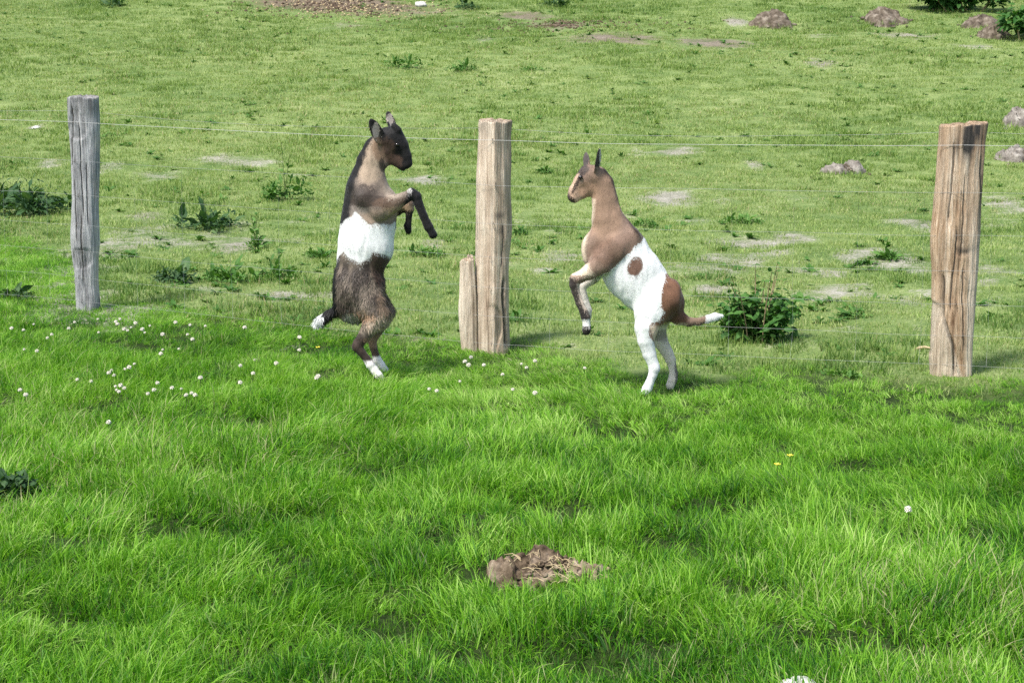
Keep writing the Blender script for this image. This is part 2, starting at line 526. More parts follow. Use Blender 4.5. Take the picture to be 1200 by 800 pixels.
# ------------------------------------------------------------------ ground sheet
def axis(lo, hi, step, ext, grow=1.22):
    a = list(np.arange(lo, hi + step / 2, step))
    s, v = step, a[-1]
    while v < ext[1]:
        s *= grow; v += s; a.append(v)
    s, v = step, a[0]
    while v > ext[0]:
        s *= grow; v -= s; a.insert(0, v)
    return np.array(a)
gx = axis(-11.5, 11.5, 0.09, (-450, 450))
gy = axis(3.0, 40.0, 0.09, (-300, 700))
GX, GY = np.meshgrid(gx, gy, indexing='xy')
GZ = height(GX, GY)
nx, ny = len(gx), len(gy)
ii, jj = np.meshgrid(np.arange(nx - 1), np.arange(ny - 1), indexing='xy')
q = (jj * nx + ii).ravel()
gf = np.stack([q, q + 1, q + nx + 1, q + nx], 1)
me = mesh_from('ground', np.stack([GX, GY, GZ], -1).reshape(-1, 3), gf, MAT['ground'])
bare_v, brown_v = bare_fields(GX.ravel(), GY.ravel())
float_attr(me, 'bare', bare_v)
float_attr(me, 'brown', brown_v)
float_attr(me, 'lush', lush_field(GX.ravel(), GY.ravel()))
tag(add_obj('ground', me), kind='structure')

# ------------------------------------------------------------------ grass (uncountable)
def ribbon_tuft(name, n, radius, length, width, lean, segs, mat, seed, dry_share=0.04, droop=1.0, comb=None, spread=1.0):
    r = np.random.default_rng(seed)
    V, Q, SH, DR = [], [], [], []
    for i in range(n):
        rr = radius * math.sqrt(r.random()); a = r.random() * 2 * math.pi
        bx_, by_ = rr * math.cos(a), rr * math.sin(a)
        L = length * r.uniform(0.5, 1.15)
        w = width * r.uniform(0.65, 1.3)
        az = a + r.normal(0, 1.1)
        le = abs(r.normal(0, 1)) * lean + 0.05
        dx, dy = math.cos(az) * le * spread, math.sin(az) * le * spread
        if comb is not None:
            dx += comb[0] * r.uniform(0.4, 1.3); dy += comb[1] * r.uniform(0.4, 1.3)
        le = math.hypot(dx, dy) + 1e-6
        ux, uy = dx / le, dy / le
        tw = r.normal(0, 0.7)
        sx, sy = -uy * math.cos(tw) + ux * math.sin(tw), ux * math.cos(tw) + uy * math.sin(tw)
        px, py, pz = bx_, by_, -0.015
        ang = le * 0.5
        base = len(V)
        shade = float(np.clip(r.normal(0.5, 0.40), 0, 1))
        dry = 1.0 if r.random() < dry_share else 0.0
        for s in range(segs + 1):
            t = s / segs
            ww = w * (1 - t ** 1.8) * 0.5 * (0.75 + 0.6 * t * (1 - t) * 2) + 0.0002
            V.append((px - sx * ww, py - sy * ww, pz)); V.append((px + sx * ww, py + sy * ww, pz))
            SH += [np.clip(shade + 0.10 * (t - 0.4), 0, 1)] * 2
            DR += [max(dry, 0.75 * (1.0 if t > 0.97 and r.random() < 0.25 else 0))] * 2
            st = L / segs
            a2 = min(ang, 2.2)
            px += ux * math.sin(a2) * st; py += uy * math.sin(a2) * st; pz += math.cos(a2) * st
            ang += droop * (le * 0.9 + 0.12) / segs * (1 + t)
        for s in range(segs):
            k = base + 2 * s
            Q.append((k, k + 1, k + 3, k + 2))
    me = mesh_from(name, V, np.array(Q, np.int32), mat)
    float_attr(me, 'shade', SH)
    float_attr(me, 'dry', DR)
    return me

def scatter(name, mat_points, variants, label, cat):
    """one object of uncountable stuff: numpy points -> Instance on Points"""
    P, rot, scl, idx, tint, dryness = mat_points
    me = bpy.data.meshes.new(name)
    me.vertices.add(len(P))
    me.vertices.foreach_set('co', np.asarray(P, np.float32).ravel())
    a = me.attributes.new('rot', 'FLOAT_VECTOR', 'POINT'); a.data.foreach_set('vector', np.asarray(rot, np.float32).ravel())
    a = me.attributes.new('scl', 'FLOAT_VECTOR', 'POINT'); a.data.foreach_set('vector', np.asarray(scl, np.float32).ravel())
    a = me.attributes.new('idx', 'INT', 'POINT'); a.data.foreach_set('value', np.asarray(idx, np.int32))
    float_attr(me, 'tint', tint)
    float_attr(me, 'dryness', dryness)
    o = add_obj(name, me)
    src = bpy.data.collections.new(name + '_kinds')
    for k, vm in enumerate(variants):
        src.objects.link(bpy.data.objects.new('%s_%02d' % (name, k), vm))
    ng = bpy.data.node_groups.new(name + '_scatter', 'GeometryNodeTree')
    ng.interface.new_socket('Geometry', in_out='INPUT', socket_type='NodeSocketGeometry')
    ng.interface.new_socket('Geometry', in_out='OUTPUT', socket_type='NodeSocketGeometry')
    gi, go = ng.nodes.new('NodeGroupInput'), ng.nodes.new('NodeGroupOutput')
    ci = ng.nodes.new('GeometryNodeCollectionInfo')
    ci.inputs['Collection'].default_value = src
    ci.inputs['Separate Children'].default_value = True
    ci.inputs['Reset Children'].default_value = True
    mp = ng.nodes.new('GeometryNodeMeshToPoints')
    ip = ng.nodes.new('GeometryNodeInstanceOnPoints')
    def attr(nm, dt):
        n = ng.nodes.new('GeometryNodeInputNamedAttribute'); n.data_type = dt
        n.inputs['Name'].default_value = nm
        return [s for s in n.outputs if s.enabled and s.name == 'Attribute'][0]
    L = ng.links.new
    L(gi.outputs[0], mp.inputs['Mesh'])
    L(mp.outputs[0], ip.inputs['Points'])
    L(ci.outputs[0], ip.inputs['Instance'])
    ip.inputs['Pick Instance'].default_value = True
    L(attr('idx', 'INT'), ip.inputs['Instance Index'])
    er = ng.nodes.new('FunctionNodeEulerToRotation')
    L(attr('rot', 'FLOAT_VECTOR'), er.inputs[0])
    L(er.outputs[0], ip.inputs['Rotation'])
    L(attr('scl', 'FLOAT_VECTOR'), ip.inputs['Scale'])
    L(ip.outputs[0], go.inputs[0])
    md = o.modifiers.new('scatter', 'NODES')
    md.node_group = ng
    return tag(o, label, cat, kind='stuff')

def jittered(x0, x1, y0, y1, step, seed):
    r = np.random.default_rng(seed)
    xs, ys = np.arange(x0, x1, step), np.arange(y0, y1, step)
    X, Y = np.meshgrid(xs, ys)
    X = X.ravel() + r.uniform(-.5, .5, X.size) * step * 1.3
    Y = Y.ravel() + r.uniform(-.5, .5, Y.size) * step * 1.3
    return X, Y, r

# things the grass must keep clear of: (x, y, radius)
mound_c = ground_at(634, 668)
stone_c = ground_at(936, 802)
CLEAR = [(mound_c[0] - 0.085, mound_c[1], 0.085), (mound_c[0] + 0.0, mound_c[1], 0.085), (mound_c[0] + 0.10, mound_c[1] - 0.02, 0.07), (stone_c[0], stone_c[1], 0.06), (stone_c[0] + 0.06, stone_c[1] + 0.14, 0.05)]
# --- long grass
long_kinds = []
for k in range(8):
    long_kinds.append(ribbon_tuft('tuft', 46, 0.078, 0.112, 0.0046, 0.95, 5, MAT['long_grass'], 100 + k, droop=1.35))
for k in range(5):
    c = random.uniform(0, 6.28)
    long_kinds.append(ribbon_tuft('tuft_lodged', 44, 0.08, 0.155, 0.0046, 0.45, 6, MAT['long_grass'], 200 + k, comb=(1.05, 0.2), dry_share=0.07))
for k in range(3):
    long_kinds.append(ribbon_tuft('tuft_dry', 30, 0.07, 0.16, 0.0036, 0.5, 5, MAT['long_grass'], 300 + k, dry_share=0.35))
for k in range(3):
    long_kinds.append(ribbon_tuft('tuft_fine', 60, 0.075, 0.10, 0.0030, 0.7, 4, MAT['long_grass'], 350 + k, dry_share=0.03))
for k in range(2):
    long_kinds.append(ribbon_tuft('seed_stalks', 12, 0.09, 0.20, 0.0020, 0.55, 6, MAT['long_grass'], 370 + k, dry_share=0.6, droop=0.9))
for k in range(2):
    long_kinds.append(ribbon_tuft('herb_leaves', 20, 0.07, 0.065, 0.015, 1.0, 4, MAT['long_grass'], 380 + k, dry_share=0.0))
X, Y, r = jittered(-6.5, 6.5, 3.3, 17.0, 0.050, 5)
keep = np.abs(X) < 0.285 * Y + 1.3
X, Y = X[keep], Y[keep]
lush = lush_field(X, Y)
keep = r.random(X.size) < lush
for cx, cy, rad in CLEAR:
    keep &= (X - cx) ** 2 + (Y - cy) ** 2 > (rad * r.uniform(0.8, 1.15, X.size)) ** 2
X, Y, lush = X[keep], Y[keep], lush[keep]
hn = 0.5 + 0.5 * fbm2(X * 1.9, Y * 1.9, 51, 3)
hn2 = noise2(X * 5.5, Y * 5.5, 52)
sc = 0.53 + 0.42 * hn + 0.24 * hn2
sc *= 0.40 + 0.60 * smooth01((border_y(X) + 0.1 - Y) / 3.2)
tint = 0.58 + 0.54 * fbm2(X * 1.1, Y * 1.1, 53, 4) + 0.26 * noise2(X * 6.5, Y * 6.5, 54) + 0.20 * noise2(X * 3.1, Y * 3.1, 58) + r.normal(0, 0.15, X.size)
tint += 0.16 * smooth01((Y - 5.0) / 4.0) - 0.07
thin = np.zeros_like(X)
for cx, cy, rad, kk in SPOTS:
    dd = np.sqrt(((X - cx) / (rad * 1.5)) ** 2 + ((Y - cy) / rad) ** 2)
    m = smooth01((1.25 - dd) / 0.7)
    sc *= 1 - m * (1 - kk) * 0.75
    tint -= 0.26 * m  # painted shade: darker tint in hollows and where the goats' shadows fall
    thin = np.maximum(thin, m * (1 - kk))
keep = r.random(X.size) < np.clip(0.45 + 1.0 * (hn2 * 0.5 + 0.5), 0.45, 1) * (1 - 0.42 * thin)
X, Y, sc, tint, hn = X[keep], Y[keep], sc[keep], tint[keep], hn[keep]
comb_n = noise2(X * 0.8, Y * 0.8, 55)
idx = r.integers(0, 8, X.size)
lod = r.random(X.size)
idx = np.where(lod < 0.16 + 0.45 * np.clip(comb_n, 0, 1), r.integers(8, 13, X.size), idx)
idx = np.where(lod > 0.965, r.integers(13, 16, X.size), idx)
idx = np.where((lod > 0.68) & (lod <= 0.965), r.integers(16, 19, X.size), idx)
dp = ground_at(1125, 715)
kind_r = r.random(X.size)
near_seed = smooth01((0.42 - np.hypot(X - dp[0], (Y - dp[1]) * 0.8)) / 0.3)
idx = np.where(kind_r < 0.004 + 0.13 * near_seed, r.integers(19, 21, X.size), idx)
idx = np.where(kind_r > 0.93 - 0.12 * smooth01(noise2(X * 1.7, Y * 1.7, 59)), r.integers(21, 23, X.size), idx)
rz = r.uniform(0, 2 * math.pi, X.size)
flow = 2.6 * noise2(X * 0.55 + 3, Y * 0.55, 56) + np.where(X < -0.4, 0.2, 2.7)
rz = np.where((idx >= 8) & (idx < 13), flow + r.normal(0, 0.5, X.size), rz)
rot = np.stack([r.normal(0, 0.2, X.size), r.normal(0, 0.2, X.size), rz], 1)
scl = np.stack([np.clip(sc, .3, 2) ** 0.6, np.clip(sc, .3, 2) ** 0.6, np.clip(sc, 0.25, 2)], 1)
dryness = np.clip(0.35 + 0.9 * noise2(X * 0.9 + 8, Y * 0.9, 57), 0, 1)
dp = ground_at(1125, 715)
dryness = np.clip(dryness + 0.9 * smooth01((0.5 - np.hypot(X - dp[0], (Y - dp[1]) * 0.8)) / 0.4), 0, 1)
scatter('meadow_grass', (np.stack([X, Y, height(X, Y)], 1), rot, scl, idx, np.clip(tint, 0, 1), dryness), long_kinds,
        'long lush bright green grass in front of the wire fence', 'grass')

# --- grazed pasture behind the fence
short_kinds = [ribbon_tuft('turf', 130, 0.17, 0.038, 0.0046, 1.0, 2, MAT['short_grass'], 400 + k, dry_share=0.10) for k in range(8)]
short_kinds += [ribbon_tuft('turf_rank', 90, 0.13, 0.068, 0.0055, 0.8, 3, MAT['short_grass'], 440 + k, dry_share=0.06) for k in range(4)]
PX_, PY_, PR = [], [], []
for (ya, yb, step, seed) in ((9.0, 14.0, 0.115, 61), (14.0, 22.0, 0.14, 62), (22.0, 41.0, 0.19, 63)):
    X, Y, r = jittered(-13.5, 13.5, ya, yb, step, seed)
    k = np.abs(X) < 0.285 * Y + 1.6
    PX_.append(X[k]); PY_.append(Y[k]); PR.append(np.full(k.sum(), step / 0.13))
X, Y, grow = np.concatenate(PX_), np.concatenate(PY_), np.concatenate(PR)
r = np.random.default_rng(66)
b, bw = bare_fields(X, Y)
keep = (0.42 + 0.6 * fbm2(X * 3.5, Y * 2.2, 79, 3) * 1.6 + 0.55 * r.random(X.size) > b * 0.98) & (r.random(X.size) < 1.15 - lush_field(X, Y))
X, Y, grow, b = X[keep], Y[keep], grow[keep], b[keep]
pn = 0.55 * fbm2(X * 0.8, Y * 0.5, 71, 4) + 0.65 * fbm2(X * 2.4, Y * 1.4, 74, 3) * smooth01((24 - Y) / 8) + 0.3 * fbm2(X * 0.8, Y * 0.5, 71, 4) * smooth01((Y - 16) / 8)
rough_zone = smooth01((19 - Y) / 6.0)
tint = 0.63 + 0.15 * smooth01((Y - 13) / 8.0) + 0.55 * pn * (0.4 + 1.0 * rough_zone) + 0.24 * noise2(X * 4, Y * 3, 72) * (0.45 + 1.0 * rough_zone) + r.normal(0, 0.10, X.size)
tint -= 0.14 * smooth01((Y - 29) / 4.0) + 0.16 * smooth01((border_y(X) + 1.2 - Y) / 1.2)
idx = r.integers(0, 8, X.size)
rank = (pn < -0.14) & (r.random(X.size) < 0.55 + 0.3 * rough_zone)
idx = np.where(rank, r.integers(8, 12, X.size), idx)
tint = np.where(rank, tint - 0.16, tint)
sc = r.uniform(0.7, 1.25, X.size) * (1 - 0.45 * b)
rot = np.stack([r.normal(0, 0.08, X.size), r.normal(0, 0.08, X.size), r.uniform(0, 6.283, X.size)], 1)
scl = np.stack([sc * grow, sc * grow, sc * (0.75 + 0.25 * grow)], 1)
dryness = np.clip(0.3 + 0.9 * noise2(X * 0.7, Y * 0.5, 73) + 0.5 * b, 0, 1)
scatter('pasture_turf', (np.stack([X, Y, height(X, Y)], 1), rot, scl, idx, np.clip(tint, 0, 1), dryness), short_kinds,
        'short grazed yellow green turf of the pasture behind the fence', 'turf')

# ------------------------------------------------------------------ fence posts
def resample_loop(corners, n, roundness):
    """closed polygon -> n points, corners softened"""
    C = np.array(corners, float)
    for _ in range(roundness):
        nxt = np.roll(C, -1, 0)
        C = np.stack([0.75 * C + 0.25 * nxt, 0.25 * C + 0.75 * nxt], 1).reshape(-1, 2)
    nxt = np.roll(C, -1, 0)
    seg = np.linalg.norm(nxt - C, axis=1)
    s = np.concatenate([[0], np.cumsum(seg)])
    t = np.linspace(0, s[-1], n, endpoint=False)
    Cx = np.concatenate([C, C[:1]])
    return np.stack([np.interp(t, s, Cx[:, 0]), np.interp(t, s, Cx[:, 1])], 1)

def timber(name, section_fn, z0, z1, mat, seed, n_around=170, n_up=170, grain=0.004, cracks=(), top_rough=0.006, top_slope=0.0, stain_fn=None, pale_fn=None, roundness=2):
    """a rough split timber: section_fn(t) -> (corner list, offset xy); t = 0 bottom, 1 top"""
    zs = np.linspace(0, 1, n_up)
    loops = []
    for t in zs:
        corners, off = section_fn(t)
        loops.append(resample_loop(corners, n_around, roundness) + np.array(off))
    L = np.array(loops)                                        # up, around, 2
    cen = L.mean(1, keepdims=True)
    d = L - cen
    rad = np.linalg.norm(d, axis=2, keepdims=True)
    nrm = d / rad
    Z = np.repeat((z0 + (z1 - z0) * zs)[:, None], n_around, 1)
    U = L[..., 0] * 1.0; W = L[..., 1] * 1.0
    g = noise3(U * 75, W * 75, Z * 3.0, seed) * 0.55 + noise3(U * 150, W * 150, Z * 7.0, seed + 1) * 0.3 + noise3(U * 22, W * 22, Z * 2.4, seed + 2) * 0.9
    disp = grain * g + 0.013 * noise3(U * 7, W * 7, Z * 4.5, seed + 3) + 0.003 * noise3(U * 16, W * 16, Z * 13, seed + 4)
    chip = smooth01((noise3(U * 9, W * 9, Z * 6.5, seed + 7) - 0.42) / 0.12)
    disp = disp - 0.007 * chip
    stain = np.clip(np.clip(-g * 0.55 - 0.22, 0, 0.55) + 0.16 * chip, 0, 0.7)  # deeper grain grooves and chips get a darker tone
    pale = np.zeros_like(g)
    for (side, x_at, za, zb, depth, width) in cracks:          # side -1: the front face; x_at(t) gives the line of the crack
        tz = (Z - za) / (zb - za)
        xx = x_at(np.clip(tz, 0, 1)) + 0.004 * noise2(Z * 7, 0 * Z + x_at(0.5) * 300, seed + 9) + 0.0015 * noise2(Z * 45, 0 * Z, seed + 10)
        front = (nrm[..., 1] * side > 0.15)
        m = np.exp(-((U - xx) / width) ** 2) * front * smooth01(tz / 0.12) * smooth01((1 - tz) / 0.12)
        disp = disp - depth * m
        stain = np.maximum(stain, np.clip(m * 1.1, 0, 0.97))  # cracks darken along with their depth
    L = L + nrm * disp[..., None]
    if top_rough or top_slope:
        topw = smooth01((zs - 0.93) / 0.07)[:, None]
        Z = Z + topw * (top_rough * noise3(U * 30, W * 30, 0 * Z, seed + 5) + top_slope * (L[..., 0] - cen[..., 0]))
    if stain_fn is not None: stain = np.clip(stain + stain_fn(U, Z, zs[:, None], nrm), 0, 1)
    if pale_fn is not None: pale = np.clip(pale_fn(U, Z, zs[:, None], nrm), 0, 1)
    V = np.concatenate([L, Z[..., None]], 2).reshape(-1, 3)
    V = list(map(tuple, V)); S = list(stain.ravel()); Pl = list(pale.ravel())
    Q = []
    for i in range(n_up - 1):
        for k in range(n_around):
            k2 = (k + 1) % n_around
            Q.append((i * n_around + k, i * n_around + k2, (i + 1) * n_around + k2, (i + 1) * n_around + k))
    # end grain on top: rings shrinking to the middle
    prev = (n_up - 1) * n_around
    top = np.array(V[prev:prev + n_around])
    ctr = top.mean(0)
    rr = np.random.default_rng(seed)
    for f in (0.93, 0.75, 0.5, 0.25):
        ring = ctr + (top - ctr) * [f, f, 1]
        ring[:, 2] += 0.006 * (1 - f) + rr.normal(0, 0.0035, n_around)
        st = len(V)
        V += list(map(tuple, ring)); S += list(np.clip(rr.normal(0.25, 0.2, n_around), 0, .8)); Pl += [0.1] * n_around
        for k in range(n_around):
            k2 = (k + 1) % n_around
            Q.append((prev + k, prev + k2, st + k2, st + k))
        prev = st
    V.append(tuple(ctr + [0, 0, 0.006])); S.append(0.3); Pl.append(0)
    Q += [(prev + k, prev + (k + 1) % n_around, len(V) - 1) for k in range(n_around)]
    me = mesh_from(name, V, Q, mat)
    float_attr(me, 'stain', S); float_attr(me, 'pale', Pl)
    return me

def post_frame(base_px, top_py):
    b = ground_at(*base_px)
    top = on_plane(base_px[0], top_py, b[1])
    return b, top[2] - b[2], scale_at(b[1])

def rect(w, d, skew=0.0):
    return [(-w / 2, -d / 2 + skew), (w / 2, -d / 2 - skew), (w / 2, d / 2), (-w / 2, d / 2)]

WIRE_Z = [0.06, 0.205, 0.36, 0.52, 0.695, 0.90]
TOP_Z = [1.13]
posts = []

# grey weathered post
b1, h1, s1 = post_frame((101, 362), 114)
p1 = thing('fence_post', 'silvery grey weathered fence post with a narrow foot beside white clover', 'fence post', b1, 'split wooden posts of the wire fence')
def sec1(t):
    wl, wr = np.interp(t, [0, .35, 1], [-11, -15.5, -18.5]) / s1, np.interp(t, [0, 1], [14, 16]) / s1
    return [(wl, -.062), (0.0, -.078), (wr, -.058), (wr, .07), (wl, .07)], (6.5 * t / s1, 0)
me = timber('timber', sec1, -0.25, h1, MAT['wood_grey'], 21, grain=0.0045,
            cracks=[(-1, lambda t: 0.02 - 0.012 * t, 0.55, 1.15, 0.010, 0.0035), (-1, lambda t: -0.045 + 0.02 * t, 0.85, 1.24, 0.012, 0.004), (-1, lambda t: 0.0 + 0.01 * t, 0.15, 0.6, 0.007, 0.003), (-1, lambda t: 0.045 + 0.005 * t, 0.5, 0.9, 0.007, 0.003), (-1, lambda t: -0.02 - 0.01 * t, 0.4, 0.8, 0.007, 0.003)],
            stain_fn=lambda U, Z, t, n: 0.7 * smooth01((Z - h1 + 0.17) / 0.12) * (0.55 + 0.6 * noise2(U * 60, Z * 6, 5)) + 0.4 * np.clip(noise2(U * 45, Z * 2.2, 6) - 0.15, 0, 1),
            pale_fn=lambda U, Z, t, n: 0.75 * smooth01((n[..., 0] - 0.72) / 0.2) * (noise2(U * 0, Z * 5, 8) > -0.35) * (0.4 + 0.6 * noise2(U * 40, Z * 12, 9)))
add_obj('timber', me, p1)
posts.append((p1, b1, h1, -0.079))

# light split post with a ridge and a loose slab at its foot
b2, h2, s2 = post_frame((577, 412), 142)
p2 = thing('fence_post', 'pale split fence post with a sharp front ridge and a loose slab at its foot', 'fence post', b2, 'split wooden posts of the wire fence')
def sec2(t):
    k = 1.0 / s2
    l = np.interp(t, [0, .25, .45, 1], [-20.5, -21.5, -22.5, -17]) * k
    rgt = np.interp(t, [0, .4, .6, 1], [18.5, 22.5, 24, 25.5]) * k
    rd = np.interp(t, [0, 1], [2, 3]) * k
    return [(l, -.012), (rd - 0.004, -.100), (rd + 0.006, -.100), (rgt, -.030), (rgt - .015, .075), (l + .015, .075)], (0, 0)
me = timber('timber', sec2, -0.25, h2, MAT['wood_tan'], 33, grain=0.0032, roundness=2,
            cracks=[(-1, lambda t: 0.072 - 0.012 * t, 0.02, 0.42, 0.02, 0.007), (-1, lambda t: 0.05 + 0.01 * t, 0.45, 0.7, 0.003, 0.003)],
            stain_fn=lambda U, Z, t, n: 0.42 * smooth01((Z - h2 + 0.13) / 0.12) * (0.6 + 0.5 * noise2(U * 50, Z * 8, 5)) + 0.75 * np.exp(-((U - 0.035 - 0.25 * (Z - 0.72)) / 0.03) ** 2 - ((Z - 0.735) / 0.022) ** 2) + 0.5 * np.exp(-((U - 0.045) / 0.02) ** 2 - ((Z - 0.66) / 0.03) ** 2),
            pale_fn=lambda U, Z, t, n: 0.9 * smooth01((0.016 - U) / 0.012) * (0.6 + 0.4 * noise2(U * 50, Z * 3, 7)))  # lit left face painted paler, up to the ridge
add_obj('timber', me, p2)
def sec2b(t):
    k = 1.0 / s2
    l = np.interp(t, [0, 1], [-36, -40.5]) * k; rr = np.interp(t, [0, .6, 1], [-16, -18.5, -20.5]) * k
    return [(l, -.03), (rr, -.045), (rr + .004, .03), (l + .006, .03)], (0, -0.012)
slab_h = on_plane(549, 303, b2[1])[2] - b2[2]
me = timber('split_slab', sec2b, -0.2, slab_h, MAT['wood_tan'], 44, n_around=64, n_up=70, grain=0.003, top_rough=0.02, top_slope=0.35, roundness=1,
            pale_fn=lambda U, Z, t, n: 0.6 + 0.3 * noise2(U * 60, Z * 4, 3))
o = add_obj('split_slab', me, p2); tag(o, 'pale slab of wood split off the post foot')
posts.append((p2, b2, h2, -0.102))

# broad brown post
b3, h3, s3 = post_frame((1117, 438), 146)
p3 = thing('fence_post', 'broad brown split fence post with dark stained top and long crack below', 'fence post', b3, 'split wooden posts of the wire fence')
def sec3(t):
    k = 1.0 / s3
    l = np.interp(t, [0, .05, .22, .4, .75, 1], [-22, -24, -28, -27, -26, -19]) * k
    rgt = np.interp(t, [0, .1, .45, .75, 1], [24.5, 24.5, 26.5, 30, 38]) * k
    return [(l, -.045), (l * .5 + rgt * .5, -.075), (rgt, -.05), (rgt - .01, .07), (l + .01, .075)], (-7.0 * t / s3, 0)
def st3(U, Z, t, n):
    a = 1.3 * np.exp(-((U - 0.025 - 0.35 * (Z - h3 + 0.07)) / 0.07) ** 2) * smooth01((Z - h3 + 0.22) / 0.16) * (0.75 + 0.5 * noise2(U * 50, Z * 9, 4))
    bb = 0.6 * np.exp(-((Z - 0.615 - 0.3 * (U - 0.02) ** 2 / 0.05) / 0.014) ** 2) * smooth01((U + 0.04) / 0.05)
    c = 0.35 * np.clip(noise2(U * 70, Z * 1.5, 12) - 0.2, 0, 1)
    return a + bb + c
me = timber('timber', sec3, -0.25, h3, MAT['wood_brown'], 55, n_around=200, n_up=190, grain=0.0042,
            cracks=[(-1, lambda t: np.interp(t, [0, .3, .6, 1], [0.0, -0.02, -0.075, -0.083]), -0.02, 0.52, 0.024, 0.006), (-1, lambda t: 0.098 - 0.01 * t, 0.5, 1.1, 0.012, 0.006),
                    (-1, lambda t: -0.045 + 0.02 * t, 0.3, 0.75, 0.009, 0.0035), (-1, lambda t: 0.03 - 0.015 * t, 0.1, 0.55, 0.009, 0.0035), (-1, lambda t: -0.07 + 0.02 * t, 0.75, 1.15, 0.008, 0.003), (-1, lambda t: 0.0 + 0.01 * t, 0.55, 1.0, 0.008, 0.003), (-1, lambda t: 0.06 - 0.01 * t, 0.05, 0.5, 0.008, 0.003)],
            stain_fn=st3, top_slope=0.05,
            pale_fn=lambda U, Z, t, n: np.maximum(0.95 * smooth01((n[..., 0] - 0.55) / 0.2) * smooth01((1.0 - Z) / 0.5), 0.8 * smooth01((-0.068 - 0.1 * (Z - 0.3) + 0.25 * np.clip(0.3 - Z, 0, 1) - U) / 0.012) * smooth01((0.40 - Z) / 0.1) + 0.45 * smooth01((Z - 0.75) / 0.2) * (0.5 + 0.5 * noise2(U * 40, Z * 5, 14)) * smooth01((h3 - 0.1 - Z) / 0.1)))  # sunlit right edge painted pale; also a pale strip low on the left
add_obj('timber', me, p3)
posts.append((p3, b3, h3, -0.077))

# staples where the wires cross the posts
v, f = merge([tube([(-.001, .012, -.009), (-.001, -.002, -.008), (0, -.004, 0), (.001, -.002, .008), (.001, .012, .009)], 0.0016, 5)])
staple_me = mesh_from('staple', v, f, MAT['rust'])
for (p, b, h, fy) in posts:
    for k, z in enumerate(WIRE_Z + TOP_Z):
        o = add_obj('staple', staple_me, p, (random.uniform(-.02, .02), fy - 0.004, z))

# ------------------------------------------------------------------ wires
A = np.array(posts[0][1]); B = np.array(posts[1][1]); Cc = np.array(posts[2][1])
left_end = A + (A - B) * 1.6 + np.array([0, -0.2, 0]); right_end = Cc + (Cc - B) * 1.6
line = [left_end, A, B, Cc, right_end]
def wire_path(zrel, dy, sag, wob, seed, n=30):
    pts = []
    rr = np.random.default_rng(seed)
    for i in range(4):
        a, b = line[i], line[i + 1]
        for k in range(n + (i == 3)):
            t = k / n
            p = a + (b - a) * t
            fy = np.interp(t, [0, 1], [-0.083 if i in (0, 1) else (-0.106 if i == 2 else -0.081), -0.083 if i == 0 else (-0.106 if i == 1 else -0.081)])
            pts.append((p[0], p[1] + (fy if dy is None else dy), p[2] + zrel - sag * 4 * t * (1 - t) + wob * float(noise2(p[0] * 2.1, 0.5, seed))))
    return pts
def wire_obj(name, pts, r, parent=None, sides=5, mat='wire'):
    v, f = tube(pts, r, sides)
    return add_obj(name, mesh_from(name, v, f, MAT[mat]), parent)
w = wire_obj('top_fence_wire', wire_path(1.13, None, 0.012, 0.004, 3), 0.0010, mat='new_wire')
tag(w, 'bright single wire strung tight across the post fronts near their tops', 'fence wire', 'single strands above the mesh')
w = wire_obj('rear_fence_wire', wire_path(1.185, 0.082, 0.035, 0.006, 4), 0.0007)
tag(w, 'thin slack wire strung behind the post tops', 'fence wire', 'single strands above the mesh')
mesh_root = thing('wire_mesh_fence', 'fine galvanised field fence mesh stapled to the lower posts', 'wire fence', (0, 0, 0))
H = [wire_path(z, None, 0.006, 0.006, 10 + k) for k, z in enumerate(WIRE_Z)]
for k, pts in enumerate(H):
    wire_obj('line_wire', pts, 0.0006 if k < 5 else 0.0007, mesh_root)
xs = np.array([p[0] for p in H[0]])
for x in np.arange(-4.9, 4.9, 0.30):
    col = []
    for pts in H:
        a = np.array(pts); col.append((x + 0.006 * random.uniform(-1, 1), float(np.interp(x, xs, a[:, 1])) - 0.002, float(np.interp(x, xs, a[:, 2]))))
    v, f = tube(col, 0.0004, 4)
    add_obj('stay_wire', mesh_from('stay_wire', v, f, MAT['wire']), mesh_root)

